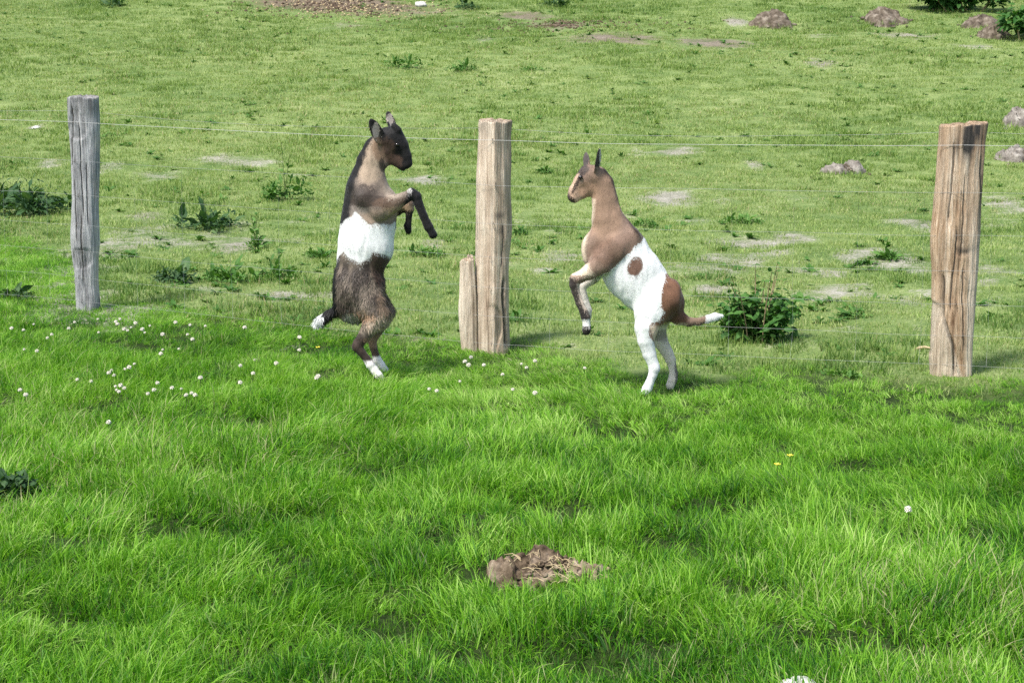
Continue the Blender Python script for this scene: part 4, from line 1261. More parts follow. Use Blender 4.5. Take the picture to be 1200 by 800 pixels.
W_POLY = [(757, 276), (771, 293), (786, 312), (778, 324), (773, 340), (772, 357), (779, 364), (771, 371), (759, 378), (758, 388), (765, 398), (775, 425), (776, 470), (735, 470), (735, 366), (718, 350), (696, 327), (708, 318), (722, 308), (735, 296), (746, 284)]
def coat_brown(u, v, V):
    n1 = noise3(V[:, 0] * 22, V[:, 1] * 22, V[:, 2] * 11, 11); n2 = noise3(V[:, 0] * 60, V[:, 1] * 60, V[:, 2] * 28, 12)
    y = V[:, 1]
    uu, vv = u + 1.6 * n1 + 1.2 * n2, v + 1.6 * n1 + 1.2 * n2
    c = np.tile(srgb(128, 106, 91), (len(u), 1))
    def put(mask, col, a=1.0):
        w = (np.clip(mask.astype(float), 0, 1) * a)[:, None]
        c[:] = c * (1 - w) + col * w
    def blob(cx, cy, rx, ry, soft=0.5):
        return smooth01((1 + soft - np.sqrt(((uu - cx) / rx) ** 2 + ((vv - cy) / ry) ** 2)) / soft)
    put(blob(708, 240, 18, 34), srgb(144, 117, 96), 0.85)
    put(blob(712, 292, 17, 12), srgb(106, 82, 66), 0.8)
    put(blob(735, 285, 14, 12), srgb(128, 104, 88), 0.7)
    fx = np.interp(v, [236, 256, 276, 292, 308, 320], [692, 690, 684, 681, 683, 690])
    put(smooth01((fx + 8 + 1.5 * n1 - u) / 6) * (v > 232) * (v < 320), srgb(214, 196, 172), 0.9)
    bx2 = np.interp(v, [190, 212, 232, 252, 268, 278], [704, 719, 726, 734, 743, 755])
    put(smooth01((u - bx2 + 4.5 + 1.2 * n2) / 4) * (v < 282) * (v > 192), srgb(52, 39, 29), 0.9)
    # rump
    put(smooth01((uu - 764) / 5) * smooth01((vv - 316) / 4), srgb(112, 80, 60))
    put(smooth01((uu - 780) / 6) * smooth01((vv - 345) / 10), srgb(88, 60, 44), 0.7)
    # white saddle and legs
    put(in_poly(uu, vv, W_POLY) & ~((y > .02) & (v > 372) & (u > 760)), WHITE)
    put(smooth01((1.12 - np.hypot((uu - 743.5 + 0.25 * (vv - 310)) / 9.0, (vv - 310) / 10.2)) / 0.22), srgb(106, 80, 66))
    put(smooth01((v - 376) / 4) * (uu > 757) * (y < .03) * smooth01((402 - v) / 5) * (u > 759 + 0.3 * (v - 376)), srgb(214, 192, 168), 0.9)
    put(smooth01((v - 374) / 5) * (y > .025) * (u > 757), srgb(214, 204, 188), 0.95)
    put(smooth01((v - 386) / 4) * (y > .02) * (u > 765) * smooth01((404 - v) / 5), srgb(96, 84, 72), 0.6)  # shadow stripe between the hind legs, painted into the coat
    put((y > .03) & (u > 792.5) & (v > 426), srgb(50, 44, 40), 0.8)
    put((v > 458) & (u < 775), srgb(196, 186, 172), 0.8)
    # front legs
    put((u < 697) & (v > 318) & (y > .03), srgb(222, 214, 204), 0.9)
    lowleg = (v > 322) & (u < 696) & (y < .02)
    xf = np.interp(v, [322, 348, 366, 386], [671, 676, 684, 687])
    put(lowleg & (v > 330), srgb(206, 190, 172), 0.8)
    put(lowleg * smooth01((xf + 4.0 - u) / 2.5), srgb(36, 30, 28), 0.95)
    put(lowleg & (v > 360) & (v < 371), srgb(34, 29, 27), 0.9)
    put(lowleg & (v > 371), srgb(232, 228, 222))
    put(lowleg & (v > 379), srgb(38, 33, 30))
    # head
    put(blob(676, 222, 7, 12) * (v < 242), srgb(180, 150, 126), 0.8)
    put(blob(688, 222, 9, 8), srgb(158, 126, 102), 0.8)
    put(smooth01((681 - 0.50 * (v - 200) - u + 1.5) / 2.5) * (v < 229) * (v > 203), srgb(200, 172, 148), 0.6)
    put(blob(683, 198, 6, 5), srgb(58, 52, 50), 0.85)
    put(np.hypot((u - (679 - 0.46 * (v - 208))) / 2.6, (v - 214) / 13) < 1, srgb(40, 29, 24), 0.9)
    put(np.hypot((u - 668) / 6, (v - 235) / 5) < 1, srgb(26, 20, 19), 0.95)
    put(np.hypot((u - 664) / 4, (v - 229) / 4) < 1, srgb(46, 36, 34), 0.8)
    ear = (v < 194) & ((y < -.03) | (y > .03)) & (v < 196)
    put(ear, srgb(36, 31, 29))
    put(ear & (y < -.03) & (u > 701.8), srgb(205, 198, 190), 0.9)
    put(ear & (y > .03), srgb(96, 88, 84), 0.6)
    # tail
    put(smooth01((u - 803) / 4) * (v > 360) * (v < 390), srgb(120, 100, 84), 0.9)
    put(smooth01((u - 803) / 4) * (v > 377) * (v < 392), srgb(70, 60, 52), 0.6)
    put(smooth01((uu - 825) / 2.5) * (v > 355) * (v < 392), WHITE)
    m = noise3(V[:, 0] * 16, V[:, 1] * 16, V[:, 2] * 9, 23) * 0.10 + noise3(V[:, 0] * 95, V[:, 1] * 95, V[:, 2] * 22, 24) * 0.12
    return np.clip(c * (1 + m)[:, None], 0, 0.9)
make_goat(g2, coat_brown, 'tan and white goat kid with a round brown side spot rearing up, facing left',
          [(680, 207, -.038, .0105), (679, 207, .038, .0105)], 56000, lambda p: np.full(len(p), 0.011), 6)

# ------------------------------------------------------------------ soil heaps
def heap_mesh(name, lumps, mat, seed, base, n=72, rough=0.022, rmax=None, sink=0.04):
    """heap of earth: lumps = (x, y, radius x, radius y, height)"""
    rmax = rmax or max(math.hypot(l[0], l[1]) + max(l[2], l[3]) for l in lumps) * 1.15
    V, Q = [], []
    A = np.linspace(0, 2 * math.pi, n, endpoint=False)
    R = np.linspace(0, 1, n // 2) ** 0.8 * rmax
    RR, AA = np.meshgrid(R, A, indexing='ij')
    X, Y = RR * np.cos(AA), RR * np.sin(AA)
    Z = np.full(X.shape, -sink)
    for (lx, ly, rx, ry, h) in lumps:
        wx = X + 0.25 * rx * noise2(X * 2.2 / rx, Y * 2.2 / ry, seed); wy = Y + 0.25 * ry * noise2(X * 2.2 / rx + 7, Y * 2.2 / ry, seed + 1)
        d = np.sqrt(((wx - lx) / rx) ** 2 + ((wy - ly) / ry) ** 2)
        Z = np.maximum(Z, h * np.clip(1 - d * d, 0, 1) ** 0.85 * (0.9 + 0.2 * noise2(X * 3 / rx, Y * 3 / rx, seed + 8)) - sink * smooth01((d - 0.85) / 0.3))
    s = rmax
    clod = np.abs(noise2(X * 7 / s, Y * 7 / s, seed + 2)) + 0.6 * np.abs(noise2(X * 15 / s, Y * 15 / s, seed + 3)) + 0.4 * np.abs(noise2(X * 31 / s, Y * 31 / s, seed + 4))
    up = smooth01((Z + sink) / (max(l[4] for l in lumps) * 0.4))
    Z = Z + rough * (clod - 0.45) * up
    X = X + rough * 0.5 * noise2(X * 16 / s, Y * 16 / s, seed + 6) * up
    Z = Z + height(base[0] + X, base[1] + Y) - base[2]
    V = np.stack([X, Y, Z], -1).reshape(-1, 3)
    m = len(A)
    i, k = np.meshgrid(np.arange(len(R) - 1), np.arange(m), indexing='ij')
    i, k = i.ravel(), k.ravel(); k2 = (k + 1) % m
    Qa = np.stack([i * m + k, (i + 1) * m + k, (i + 1) * m + k2, i * m + k2], 1)
    return mesh_from(name, V, Qa.astype(np.int32), mat)

def clod_mesh(size, seed, mat, name='clod'):
    r = np.random.default_rng(seed)
    v, f = [], []
    for i in range(5):
        th = math.pi * i / 4
        for j in range(7):
            ph = 2 * math.pi * j / 7
            k = size * r.uniform(0.75, 1.2)
            v.append((k * math.sin(th) * math.cos(ph), k * math.sin(th) * math.sin(ph), 0.7 * k * math.cos(th)))
    for i in range(4):
        for j in range(7):
            f.append((i * 7 + j, (i + 1) * 7 + j, (i + 1) * 7 + (j + 1) % 7, i * 7 + (j + 1) % 7))
    return v, f

def scatter_clods(root, base, rx, ry, n, size, mat, seed, hfun=None, name='crumbs'):
    r = np.random.default_rng(seed)
    parts = []
    for i in range(n):
        a = r.uniform(0, 6.283); d = abs(r.normal(0, 0.75))
        x, y = rx * d * math.cos(a), ry * d * math.sin(a)
        s = size * r.uniform(0.4, 1.3)
        z = float(height(base[0] + x, base[1] + y)) - base[2] + s * 0.25
        if hfun: z += hfun(x, y)
        v, f = clod_mesh(s, int(r.integers(1e6)), mat)
        parts.append(([(p[0] + x, p[1] + y, p[2] + z) for p in v], f))
    v, f = merge(parts)
    return tag(add_obj(name, mesh_from(name, v, f, mat), root), kind='stuff')

MOLES = [  # photo centre of the foot, half width px, height px, pale?, label
    ((905, 29), 24, 15, 0, 'brown molehill with a pale crumbly front beside a small bare patch'),
    ((1034, 26), 26, 15, 0, 'smooth rounded brown molehill standing alone below the far green bush'),
    ((1150, 30), 20, 11, 0, 'low brown molehill, the upper of two touching ones by the leafy bush'),
    ((1166, 44), 19, 13, 0, 'low brown molehill, the lower of two touching ones by the leafy bush'),
    ((991, 202), 24, 14, 2, 'grey molehill with a dark hollow side standing alone in the pasture'),
    ((1200, 147), 24, 22, 1, 'pale sandy molehill, the farther one beyond the broad brown post'),
    ((1200, 189), 26, 22, 2, 'grey molehill with dark crumbs, the nearer one beyond the broad brown post'),
]
for k, ((px, py), hw, hh, pale, lab) in enumerate(MOLES):
    b = ground_at(px, py); s = scale_at(b[1])
    rx, hz = hw / s * 1.05, hh / s * .95
    root = thing('molehill', lab, 'molehill', b, 'molehills in the pasture')
    r = random.Random(k)
    lumps = [(0, 0, rx, rx * .9, hz * 1.1), (r.uniform(-.4, .4) * rx, -.2 * rx, rx * .55, rx * .5, hz * .9)]
    if pale == 2: lumps = [(-.35 * rx, 0, rx * .8, rx * .7, hz * .75), (.35 * rx, .1 * rx, rx * .55, rx * .5, hz * 1.05)]
    mt = MAT['molehill_pale'] if pale else MAT['molehill']
    add_obj('soil_mound', heap_mesh('soil_mound', lumps, mt, 500 + k, b, rough=0.10 * hz + 0.015), root)
    scatter_clods(root, b, rx * .95, rx * .8, 90, rx * 0.085, MAT['molehill'] if pale != 1 else MAT['molehill_pale'], 520 + k, lambda x, y: 0.6 * hz * max(0, 1 - math.hypot(x, y) / rx))

# heap in the long grass at the front
b = ground_at(634, 676); s = scale_at(b[1])
root = thing('earth_mound', 'lumpy brown mound of earth and dry straw in the long front grass', 'mound', b)
k = 1 / s
lumps = [(-44 * k, .01, 19 * k, 20 * k, 21 * k), (0 * k, .03, 34 * k, 28 * k, 24 * k), (-6 * k, -.035, 24 * k, 14 * k, 13 * k), (38 * k, 0, 21 * k, 18 * k, 13 * k), (60 * k, -.01, 20 * k, 10 * k, 8 * k)]
add_obj('soil_mound', heap_mesh('soil_mound', lumps, MAT['dung'], 540, b, n=130, rough=0.026), root)
scatter_clods(root, b, 60 * k, 22 * k, 90, 0.010, MAT['dung'], 541, lambda x, y: 0.05 * max(0, 1 - abs(x) / 0.2))
r = random.Random(3)
parts = []
for i in range(70):
    x, y = r.gauss(.05, .085), r.gauss(-.02, .05)
    z = 0.075 * max(0, 1 - abs(x + .02) / 0.19) * max(0.2, 1 - abs(y) / .09) + 0.012
    a, L = r.uniform(0, 6.28), r.uniform(.02, .06)
    dx, dy, dz = math.cos(a) * L, math.sin(a) * L, r.uniform(-.012, .016)
    parts.append(tube([(x, y, z), (x + dx * .5, y + dy * .5, z + dz + .006), (x + dx, y + dy, z + dz)], r.uniform(.0008, .0016), 4))
v, f = merge(parts)
tag(add_obj('straw', mesh_from('straw', v, f, MAT['straw']), root), kind='stuff')

def rock(name, b, rx, ry, rz, mat, seed, label, cat):
    nu, nv = 34, 22
    U, W = np.meshgrid(np.linspace(0, 2 * math.pi, nu, endpoint=False), np.linspace(0.02, math.pi - 0.02, nv), indexing='ij')
    x, y, z = np.sin(W) * np.cos(U), np.sin(W) * np.sin(U), np.cos(W)
    d = 1 + 0.22 * noise3(x * 1.6, y * 1.6, z * 1.6, seed) + 0.09 * noise3(x * 4, y * 4, z * 4, seed + 1) + 0.03 * noise3(x * 11, y * 11, z * 11, seed + 2)
    V = np.stack([x * d * rx, y * d * ry, z * d * rz], -1).reshape(-1, 3)
    f = [(i * nv + j, i * nv + j + 1, ((i + 1) % nu) * nv + j + 1, ((i + 1) % nu) * nv + j) for i in range(nu) for j in range(nv - 1)]
    o = add_obj(name, mesh_from(name, V, f, mat), loc=(b[0], b[1], b[2] + rz * 0.35))
    return tag(o, label, cat)
rock('stone', ground_at(936, 816), 0.055, 0.05, 0.035, MAT['stone'], 3, 'pale rounded stone half buried in the long front grass beside a dark hollow', 'stone')
rock('stone', ground_at(493, 8), 0.10, 0.07, 0.07, MAT['stone'], 5, 'small whitish stone on the bare brown earth strip', 'stone')
rock('stone', ground_at(42, 151), 0.06, 0.05, 0.025, MAT['stone'], 6, 'small flat pale stone in the pasture beyond the grey post', 'stone')

# broken stick by the brown post
b = ground_at(1082, 412); s = scale_at(b[1])
pts = [(-.045, 0, .012), (-.02, .004, .02), (.01, 0, .024), (.038, -.003, .02)]
v, f = tube(pts, [.006, .009, .008, .004], 7)
o = add_obj('wood_splinter', mesh_from('wood_splinter', v, f, MAT['straw']), loc=tuple(b))
tag(o, 'short pale splinter of wood lying beside the broad brown post', 'splinter')

# litter on the bare brown strip up the slope
root = thing('earth_litter', 'heap of brown clods and dry litter along the bare strip up the slope', 'litter', ground_at(400, 9))
b = np.array(root.location)
scatter_clods(root, b, 1.5, 1.2, 600, 0.024, MAT['dirt_clod'], 560, name='clods')
scatter_clods(root, b, 1.6, 1.2, 500, 0.018, MAT['straw'], 561, name='dry_litter')
root = thing('earth_litter', 'thin scatter of reddish clods along the bare track right of the litter heap', 'litter', ground_at(650, 30))
b = np.array(root.location)
scatter_clods(root, b, 1.9, 0.9, 500, 0.02, MAT['dirt_clod'], 562, name='clods')

# ------------------------------------------------------------------ broad-leaved weeds
def leaf_mesh(name, L, W, mat, seed, fold=0.18, droop=0.35, wavy=0.30, nl=8, shade=0.5, toothed=0.0):
    r = np.random.default_rng(seed)
    V, Q, SH = [], [], []
    ang = 0.0; x, z = 0.0, 0.0
    for i in range(nl + 1):
        t = i / nl
        w = W * 0.5 * (math.sin(math.pi * min(1, t ** 0.75 * 0.98 + 0.02)) ** 0.8) * (1 + toothed * (1 if i % 2 else -1))
        for sgn, q in ((-1, 1.0), (-1, 0.5), (0, 0), (1, 0.5), (1, 1.0)):
            yy = sgn * w * q
            V.append((x - fold * 0 , yy, z + fold * abs(yy) + wavy * w * math.sin(t * 11 + sgn * 1.3 + seed) * q))
            SH.append(float(np.clip(shade + r.normal(0, .05) + (0.22 if q == 0 else 0), 0, 1)))
        ang += droop / nl * (0.5 + t)
        x += L / nl * math.cos(ang); z -= L / nl * math.sin(ang)
    for i in range(nl):
        for k in range(4):
            Q.append((i * 5 + k, i * 5 + k + 1, (i + 1) * 5 + k + 1, (i + 1) * 5 + k))
    me = mesh_from(name, V, np.array(Q, np.int32), mat)
    float_attr(me, 'shade', SH)
    return me

LEAF = {
    'dock': [leaf_mesh('dock_leaf', 0.30, 0.115, MAT['dock_leaf'], k, droop=d, shade=s_) for k, (d, s_) in enumerate(((.5, .45), (.9, .55), (.3, .35), (1.2, .6), (.7, .75)))],
    'nettle': [leaf_mesh('nettle_leaf', 0.115, 0.055, MAT['nettle_leaf'], 10 + k, droop=d, shade=s_, toothed=0.10, nl=9, wavy=.08) for k, (d, s_) in enumerate(((.5, .4), (.9, .55), (.3, .3), (.8, .7)))],
    'weed': [leaf_mesh('weed_leaf', 0.13, 0.045, MAT['weed_leaf'], 20 + k, droop=d, shade=s_) for k, (d, s_) in enumerate(((.4, .4), (.9, .55), (.2, .3), (.7, .7)))],
}
def leaf_at(kind, i): return LEAF[kind][i % len(LEAF[kind])]

def place_leaf(root, name, kind, p, az, elev, scale, rr, width=1.0):
    o = bpy.data.objects.new(name, leaf_at(kind, rr.randrange(100)))
    COL.objects.link(o)
    o.parent = root
    o.location = p
    o.rotation_euler = (rr.gauss(0, .6), -elev, az)
    o.scale = (scale, scale * width, scale)
    return o

class LeafBag:
    """many small leaves joined into one foliage part"""
    def __init__(self): self.V, self.F, self.S, self.n = [], [], [], 0
    def add(self, kind, p, az, el, sc, rr):
        me = leaf_at(kind, rr.randrange(100))
        co = np.zeros(len(me.vertices) * 3, np.float32); me.vertices.foreach_get('co', co)
        A = np.array(Matrix.Translation(p) @ Matrix.Rotation(az, 4, 'Z') @ Matrix.Rotation(-el, 4, 'Y') @ Matrix.Rotation(rr.gauss(0, .6), 4, 'X') @ Matrix.Scale(sc, 4))
        co = co.reshape(-1, 3) @ A[:3, :3].T + A[:3, 3]
        fc = np.zeros(len(me.loops), np.int32); me.loops.foreach_get('vertex_index', fc)
        self.F.append(fc.reshape(-1, 4) + self.n); self.V.append(co); self.n += len(co)
        self.S.append(np.full(len(co), rr.uniform(.1, .8)))
    def build(self, name, root, mat):
        me = mesh_from(name, np.concatenate(self.V), np.concatenate(self.F), mat)
        float_attr(me, 'shade', np.concatenate(self.S))
        return tag(add_obj(name, me, root), kind='stuff')

def rosette(px, py, hw_px, h_px, label, n, kind, seed, group='weeds in the pasture', cat='weed', stalks=0, parts=True, name='broadleaf_weed'):
    """leafy rosette with optional flower stalks; sizes from the photo at the plant's own distance"""
    b = ground_at(px, py); s = scale_at(b[1])
    rr = random.Random(seed)
    root = thing(name, label, cat, b, group)
    hw, h = hw_px / s, h_px / s
    base_len = {'dock': .30, 'nettle': .115, 'weed': .13}[kind]
    objs = []
    v, f = tube([(0, 0, -.03), (0.004, 0, h * .25), (0, .004, h * .5)], [.008, .006, .003], 5)
    add_obj('stem', mesh_from('stem', v, f, MAT['stem']), root)
    merged_v, merged_f, merged_s = [], [], []
    n = int(n * 2.2)
    crowns = [(0.0, 0.0, 1.0)] + [(rr.uniform(-.75, .75) * hw, rr.uniform(-.6, .6) * hw, rr.uniform(.4, .9)) for _ in range(2 + n // 12)]
    for i in range(n):
        cx, cy, cs = crowns[rr.randrange(len(crowns))]
        az = rr.uniform(0, 6.283); el = rr.choice((rr.uniform(-.1, .5), rr.uniform(.4, 1.0), rr.uniform(.9, 1.45)))
        room = max(hw * .35, hw - math.hypot(cx, cy))
        reach = room * math.cos(el) * .9 + h * cs * max(0, math.sin(el)) * 0.95
        sc = min(max(0.2, reach / base_len) * rr.uniform(.35, .95), .55 if kind == 'dock' else .8)
        off = rr.uniform(0, .45) * reach
        p = (cx + off * math.cos(az) * math.cos(el), cy + off * math.sin(az) * math.cos(el), max(0.0, off * math.sin(el)) + rr.uniform(0, .15) * h)
        if parts:
            place_leaf(root, 'leaf', kind, p, az, el, sc, rr, rr.uniform(.8, 1.2))
        else:
            me = leaf_at(kind, rr.randrange(100))
            co = np.zeros(len(me.vertices) * 3, np.float32); me.vertices.foreach_get('co', co); co = co.reshape(-1, 3)
            M = Matrix.Translation(p) @ Matrix.Rotation(az, 4, 'Z') @ Matrix.Rotation(-el, 4, 'Y') @ Matrix.Rotation(rr.gauss(0, .35), 4, 'X') @ Matrix.Scale(sc, 4)
            A = np.array(M)
            co = co @ A[:3, :3].T + A[:3, 3]
            o0 = sum(len(q) for q in merged_v)
            merged_v.append(co)
            fc = np.zeros(len(me.loops), np.int32); me.loops.foreach_get('vertex_index', fc)
            merged_f.append(fc.reshape(-1, 4) + o0)
            sh = np.zeros(len(me.vertices), np.float32); me.attributes['shade'].data.foreach_get('value', sh)
            merged_s.append(np.clip(sh + rr.uniform(-.2, .2), 0, 1))
    bag = LeafBag()
    for i in range(n * 5):
        cx, cy, cs = crowns[rr.randrange(len(crowns))]
        a_, d_ = rr.uniform(0, 6.283), math.sqrt(rr.random())
        top = h * cs * (1 - .6 * d_)
        rad_ = hw * .55 * d_
        bag.add('weed' if kind == 'dock' else kind, (cx + rad_ * math.cos(a_), cy + rad_ * math.sin(a_), rr.uniform(.05, 1) * top), rr.uniform(0, 6.283), rr.uniform(-.4, 1.2), rr.uniform(.25, .6) * (.75 if parts else .55), rr)
    bag.build('small_leaves', root, MAT[('dock' if kind == 'dock' else kind) + '_leaf'])
    if merged_v:
        me = mesh_from('leaves', np.concatenate(merged_v), np.concatenate(merged_f), MAT[kind + '_leaf'])
        float_attr(me, 'shade', np.concatenate(merged_s))
        tag(add_obj('leaves', me, root), kind='stuff')
    for i in range(stalks):
        az = rr.uniform(0, 6.283); le = rr.uniform(0.05, .4)
        H = h * rr.uniform(1.0, 1.6)
        pts = [(math.cos(az) * le * H * t ** 1.4, math.sin(az) * le * H * t ** 1.4, H * t) for t in (0, .25, .5, .75, 1)]
        v, f = tube(pts, [.005, .0045, .004, .003, .002], 5)
        st = add_obj('flower_stalk', mesh_from('flower_stalk', v, f, MAT['stem']), root)
        for q in range(7):
            t = rr.uniform(.35, 1)
            place_leaf(root, 'leaf', 'weed', (math.cos(az) * le * H * t ** 1.4, math.sin(az) * le * H * t ** 1.4, H * t), rr.uniform(0, 6.28), rr.uniform(0, .9), rr.uniform(.25, .55), rr)
    return root

# nettle clump by the brown goat's tail: upright stems with leaf pairs
def nettle(px, py, hw_px, h_px, label, n_stems, seed, tall=3):
    b = ground_at(px, py); s = scale_at(b[1])
    rr = random.Random(seed)
    root = thing('nettle_clump', label, 'nettle', b, 'weeds in the pasture')
    hw, h = hw_px / s, h_px / s
    bag = LeafBag()
    for i in range(n_stems):
        a = rr.uniform(0, 6.283); d = math.sqrt(rr.random())
        x0, y0 = .45 * hw * d * math.cos(a), .45 * hw * d * math.sin(a)
        H = h * (rr.uniform(1.05, 1.45) if i < tall else rr.uniform(.6, 1.15) * (1 - .4 * d))
        lx, ly = hw * d * .62 * math.cos(a), hw * d * .62 * math.sin(a)
        ts = (0, .25, .5, .75, 1)
        pts = [(x0 + lx * t ** 1.3, y0 + ly * t ** 1.3, H * (t - .1 * t * t * d)) for t in ts]
        v, f = tube([(p[0], p[1], p[2] - (.02 if q == 0 else 0)) for q, p in enumerate(pts)], [.0045, .004, .0035, .003, .0015], 5)
        add_obj('stem', mesh_from('stem', v, f, MAT['dry_stem'] if i < tall else MAT['stem']), root)
        nn = 8
        for q in range(nn):
            t = 0.1 + .9 * q / (nn - 1)
            p = [float(np.interp(t, ts, [w_[c] for w_ in pts])) for c in range(3)]
            for side in (0, 1):
                az = q * 1.57 + side * math.pi + a + rr.gauss(0, .4)
                if i < tall:
                    if rr.random() < .6: bag.add('nettle', p, az, rr.uniform(-.3, .6), rr.uniform(.22, .42), rr)
                elif i % 3 == 0:
                    place_leaf(root, 'leaf', 'nettle', p, az, rr.uniform(-.4, .6), rr.uniform(.4, .65), rr)
                else:
                    bag.add('nettle', p, az, rr.uniform(-.4, .6), rr.uniform(.28, .55), rr)
                    bag.add('nettle', [c + rr.gauss(0, .035) for c in p[:2]] + [max(.01, p[2] + rr.gauss(0, .03))], rr.uniform(0, 6.28), rr.uniform(-.5, .9), rr.uniform(.2, .45), rr)
                    bag.add('nettle', [c + rr.gauss(0, .03) for c in p[:2]] + [max(.01, p[2] + rr.gauss(0, .02))], rr.uniform(0, 6.28), rr.uniform(-.5, .9), rr.uniform(.3, .6), rr)
    bag.build('small_leaves', root, MAT['nettle_leaf'])
    return root

nettle(886, 399, 46, 68, 'dark bushy nettle clump with tall thin stalks behind the brown goat tail', 44, 1, tall=8)
rosette(36, 252, 50, 66, 'large dark broad-leaved dock plant beyond the grey post', 46, 'dock', 2, 'dock plants', 'dock plant', name='dock_plant')
rosette(2, 244, 34, 60, 'dark dock plant growing against the large one beyond the grey post', 24, 'dock', 3, 'dock plants', 'dock plant', name='dock_plant')
rosette(334, 234, 28, 44, 'upright dark green weed with a thin tall tip behind the dark goat', 26, 'weed', 4, stalks=2)
rosette(243, 268, 40, 34, 'spreading dark weed above a bare patch between the grey post and the dark goat', 24, 'dock', 5, stalks=1)
rosette(300, 292, 10, 32, 'thin upright weed stalk beside the bare patch near the spreading weed', 8, 'weed', 6, stalks=2)
rosette(213, 330, 30, 26, 'low dark weed with pointed leaves at the end of the weedy bank', 20, 'dock', 7)
rosette(268, 330, 44, 24, 'wide low green weed in the middle of the weedy bank', 30, 'weed', 8, parts=False)
rosette(320, 326, 36, 22, 'low green weed at the goat end of the weedy bank', 26, 'weed', 9, parts=False)
rosette(375, 302, 20, 12, 'small dark weed close behind the dark goat back', 16, 'weed', 10, parts=False)
rosette(481, 80, 30, 24, 'bright green weed with an upright tuft high on the slope', 22, 'weed', 11, 'weeds high on the slope')
rosette(546, 83, 24, 12, 'low bright green weed next to the tufted one on the slope', 18, 'weed', 12, 'weeds high on the slope')
rosette(627, 83, 16, 6, 'flat dark green weed on the slope above the pale split post', 12, 'weed', 13, 'weeds high on the slope', parts=False)
rosette(868, 262, 26, 13, 'flat leafy weed in the open pasture between goat and broad post', 20, 'weed', 14, parts=False)
rosette(757, 266, 12, 10, 'small green weed showing over the brown goat withers', 12, 'weed', 15, parts=False)
rosette(612, 275, 16, 12, 'small green weed just right of the pale split post', 14, 'weed', 16, parts=False)
rosette(1042, 304, 22, 12, 'dark green weed below the bare streaks near the broad post', 18, 'weed', 17, parts=False)
rosette(1003, 372, 24, 8, 'flat brownish green weed between the nettle and the broad post', 14, 'weed', 18, parts=False)
rosette(640, 203, 16, 10, 'small leafy weed in front of the brown goat forehead', 14, 'weed', 19, parts=False)
rosette(495, 300, 24, 14, 'small weed under the front hooves of the dark goat', 16, 'weed', 20, parts=False)
rosette(18, 580, 34, 34, 'dark broad-leaved dock clump sunk in the long front grass', 26, 'dock', 21, 'dock plants', 'dock plant', name='dock_plant')
rosette(14, 350, 26, 16, 'dark leafy weed in the long grass left of the grey post', 14, 'dock', 22)
rosette(130, 306, 18, 8, 'small dark weed just behind the grey post', 12, 'weed', 23, parts=False)
rosette(985, 440, 20, 6, 'small bluish dark weed at the edge of the long grass', 10, 'weed', 24, parts=False)
rosette(138, 8, 24, 12, 'dark green weed high on the slope above the grey post', 14, 'dock', 25, 'weeds high on the slope')
rosette(545, 10, 22, 10, 'dark weed beside the whitish stone on the bare strip', 14, 'dock', 26, 'weeds high on the slope')
rosette(655, 8, 24, 12, 'dark weed above the bare reddish track', 14, 'dock', 27, 'weeds high on the slope')

# leafy bushes at the top of the pasture
def bush(px, py, hw_px, h_px, label, n, seed):
    b = ground_at(px, py); s = scale_at(b[1])
    rr = random.Random(seed); hw, h = hw_px / s, h_px / s
    root = thing('leafy_bush', label, 'bush', b, 'bushes at the top of the pasture')
    V, Fq, SH = [], [], []
    lobes = [(rr.uniform(-.8, .8) * hw, rr.uniform(-.4, .4) * hw * .6, rr.uniform(.35, .75) * h, rr.uniform(.25, .42) * h) for _ in range(int(6 + hw * 3))]
    parts = []
    for (x, y, z, q) in lobes:
        parts.append(tube([(x * .5, y * .5, -.05), (x * .8, y * .8, z * .5), (x, y, z)], [.02, .014, .006], 5))
    v, f = merge(parts)
    add_obj('stems', mesh_from('stems', v, f, MAT['dry_stem']), root)
    base = leaf_at('nettle', 0)
    co0 = np.zeros(len(base.vertices) * 3, np.float32); base.vertices.foreach_get('co', co0); co0 = co0.reshape(-1, 3)
    fc0 = np.zeros(len(base.loops), np.int32); base.loops.foreach_get('vertex_index', fc0); fc0 = fc0.reshape(-1, 4)
    for i in range(n):
        x, y, z, q = lobes[rr.randrange(len(lobes))]
        dv = Vector((rr.gauss(0, 1), rr.gauss(0, 1), rr.gauss(0, 1))).normalized() * q * rr.uniform(.5, 1.15)
        M = Matrix.Translation((x + dv.x * 1.3, y + dv.y, max(.03, z + dv.z))) @ Matrix.Rotation(math.atan2(dv.y, dv.x), 4, 'Z') @ Matrix.Rotation(rr.uniform(-.6, .7), 4, 'Y') @ Matrix.Rotation(rr.gauss(0, .5), 4, 'X') @ Matrix.Scale(rr.uniform(.8, 1.5), 4)
        A = np.array(M)
        Fq.append(fc0 + len(V) * len(co0)); V.append(co0 @ A[:3, :3].T + A[:3, 3])
        SH.append(np.full(len(co0), rr.uniform(.2, .75)))
    me = mesh_from('foliage', np.concatenate(V), np.concatenate(Fq), MAT['nettle_leaf'])
    float_attr(me, 'shade', np.concatenate(SH))
    tag(add_obj('foliage', me, root), kind='stuff')
bush(1132, 13, 68, 34, 'long low green bush at the top edge of the pasture', 1500, 1)
bush(1203, 46, 20, 40, 'dark leafy bush beside the two touching molehills', 520, 2)

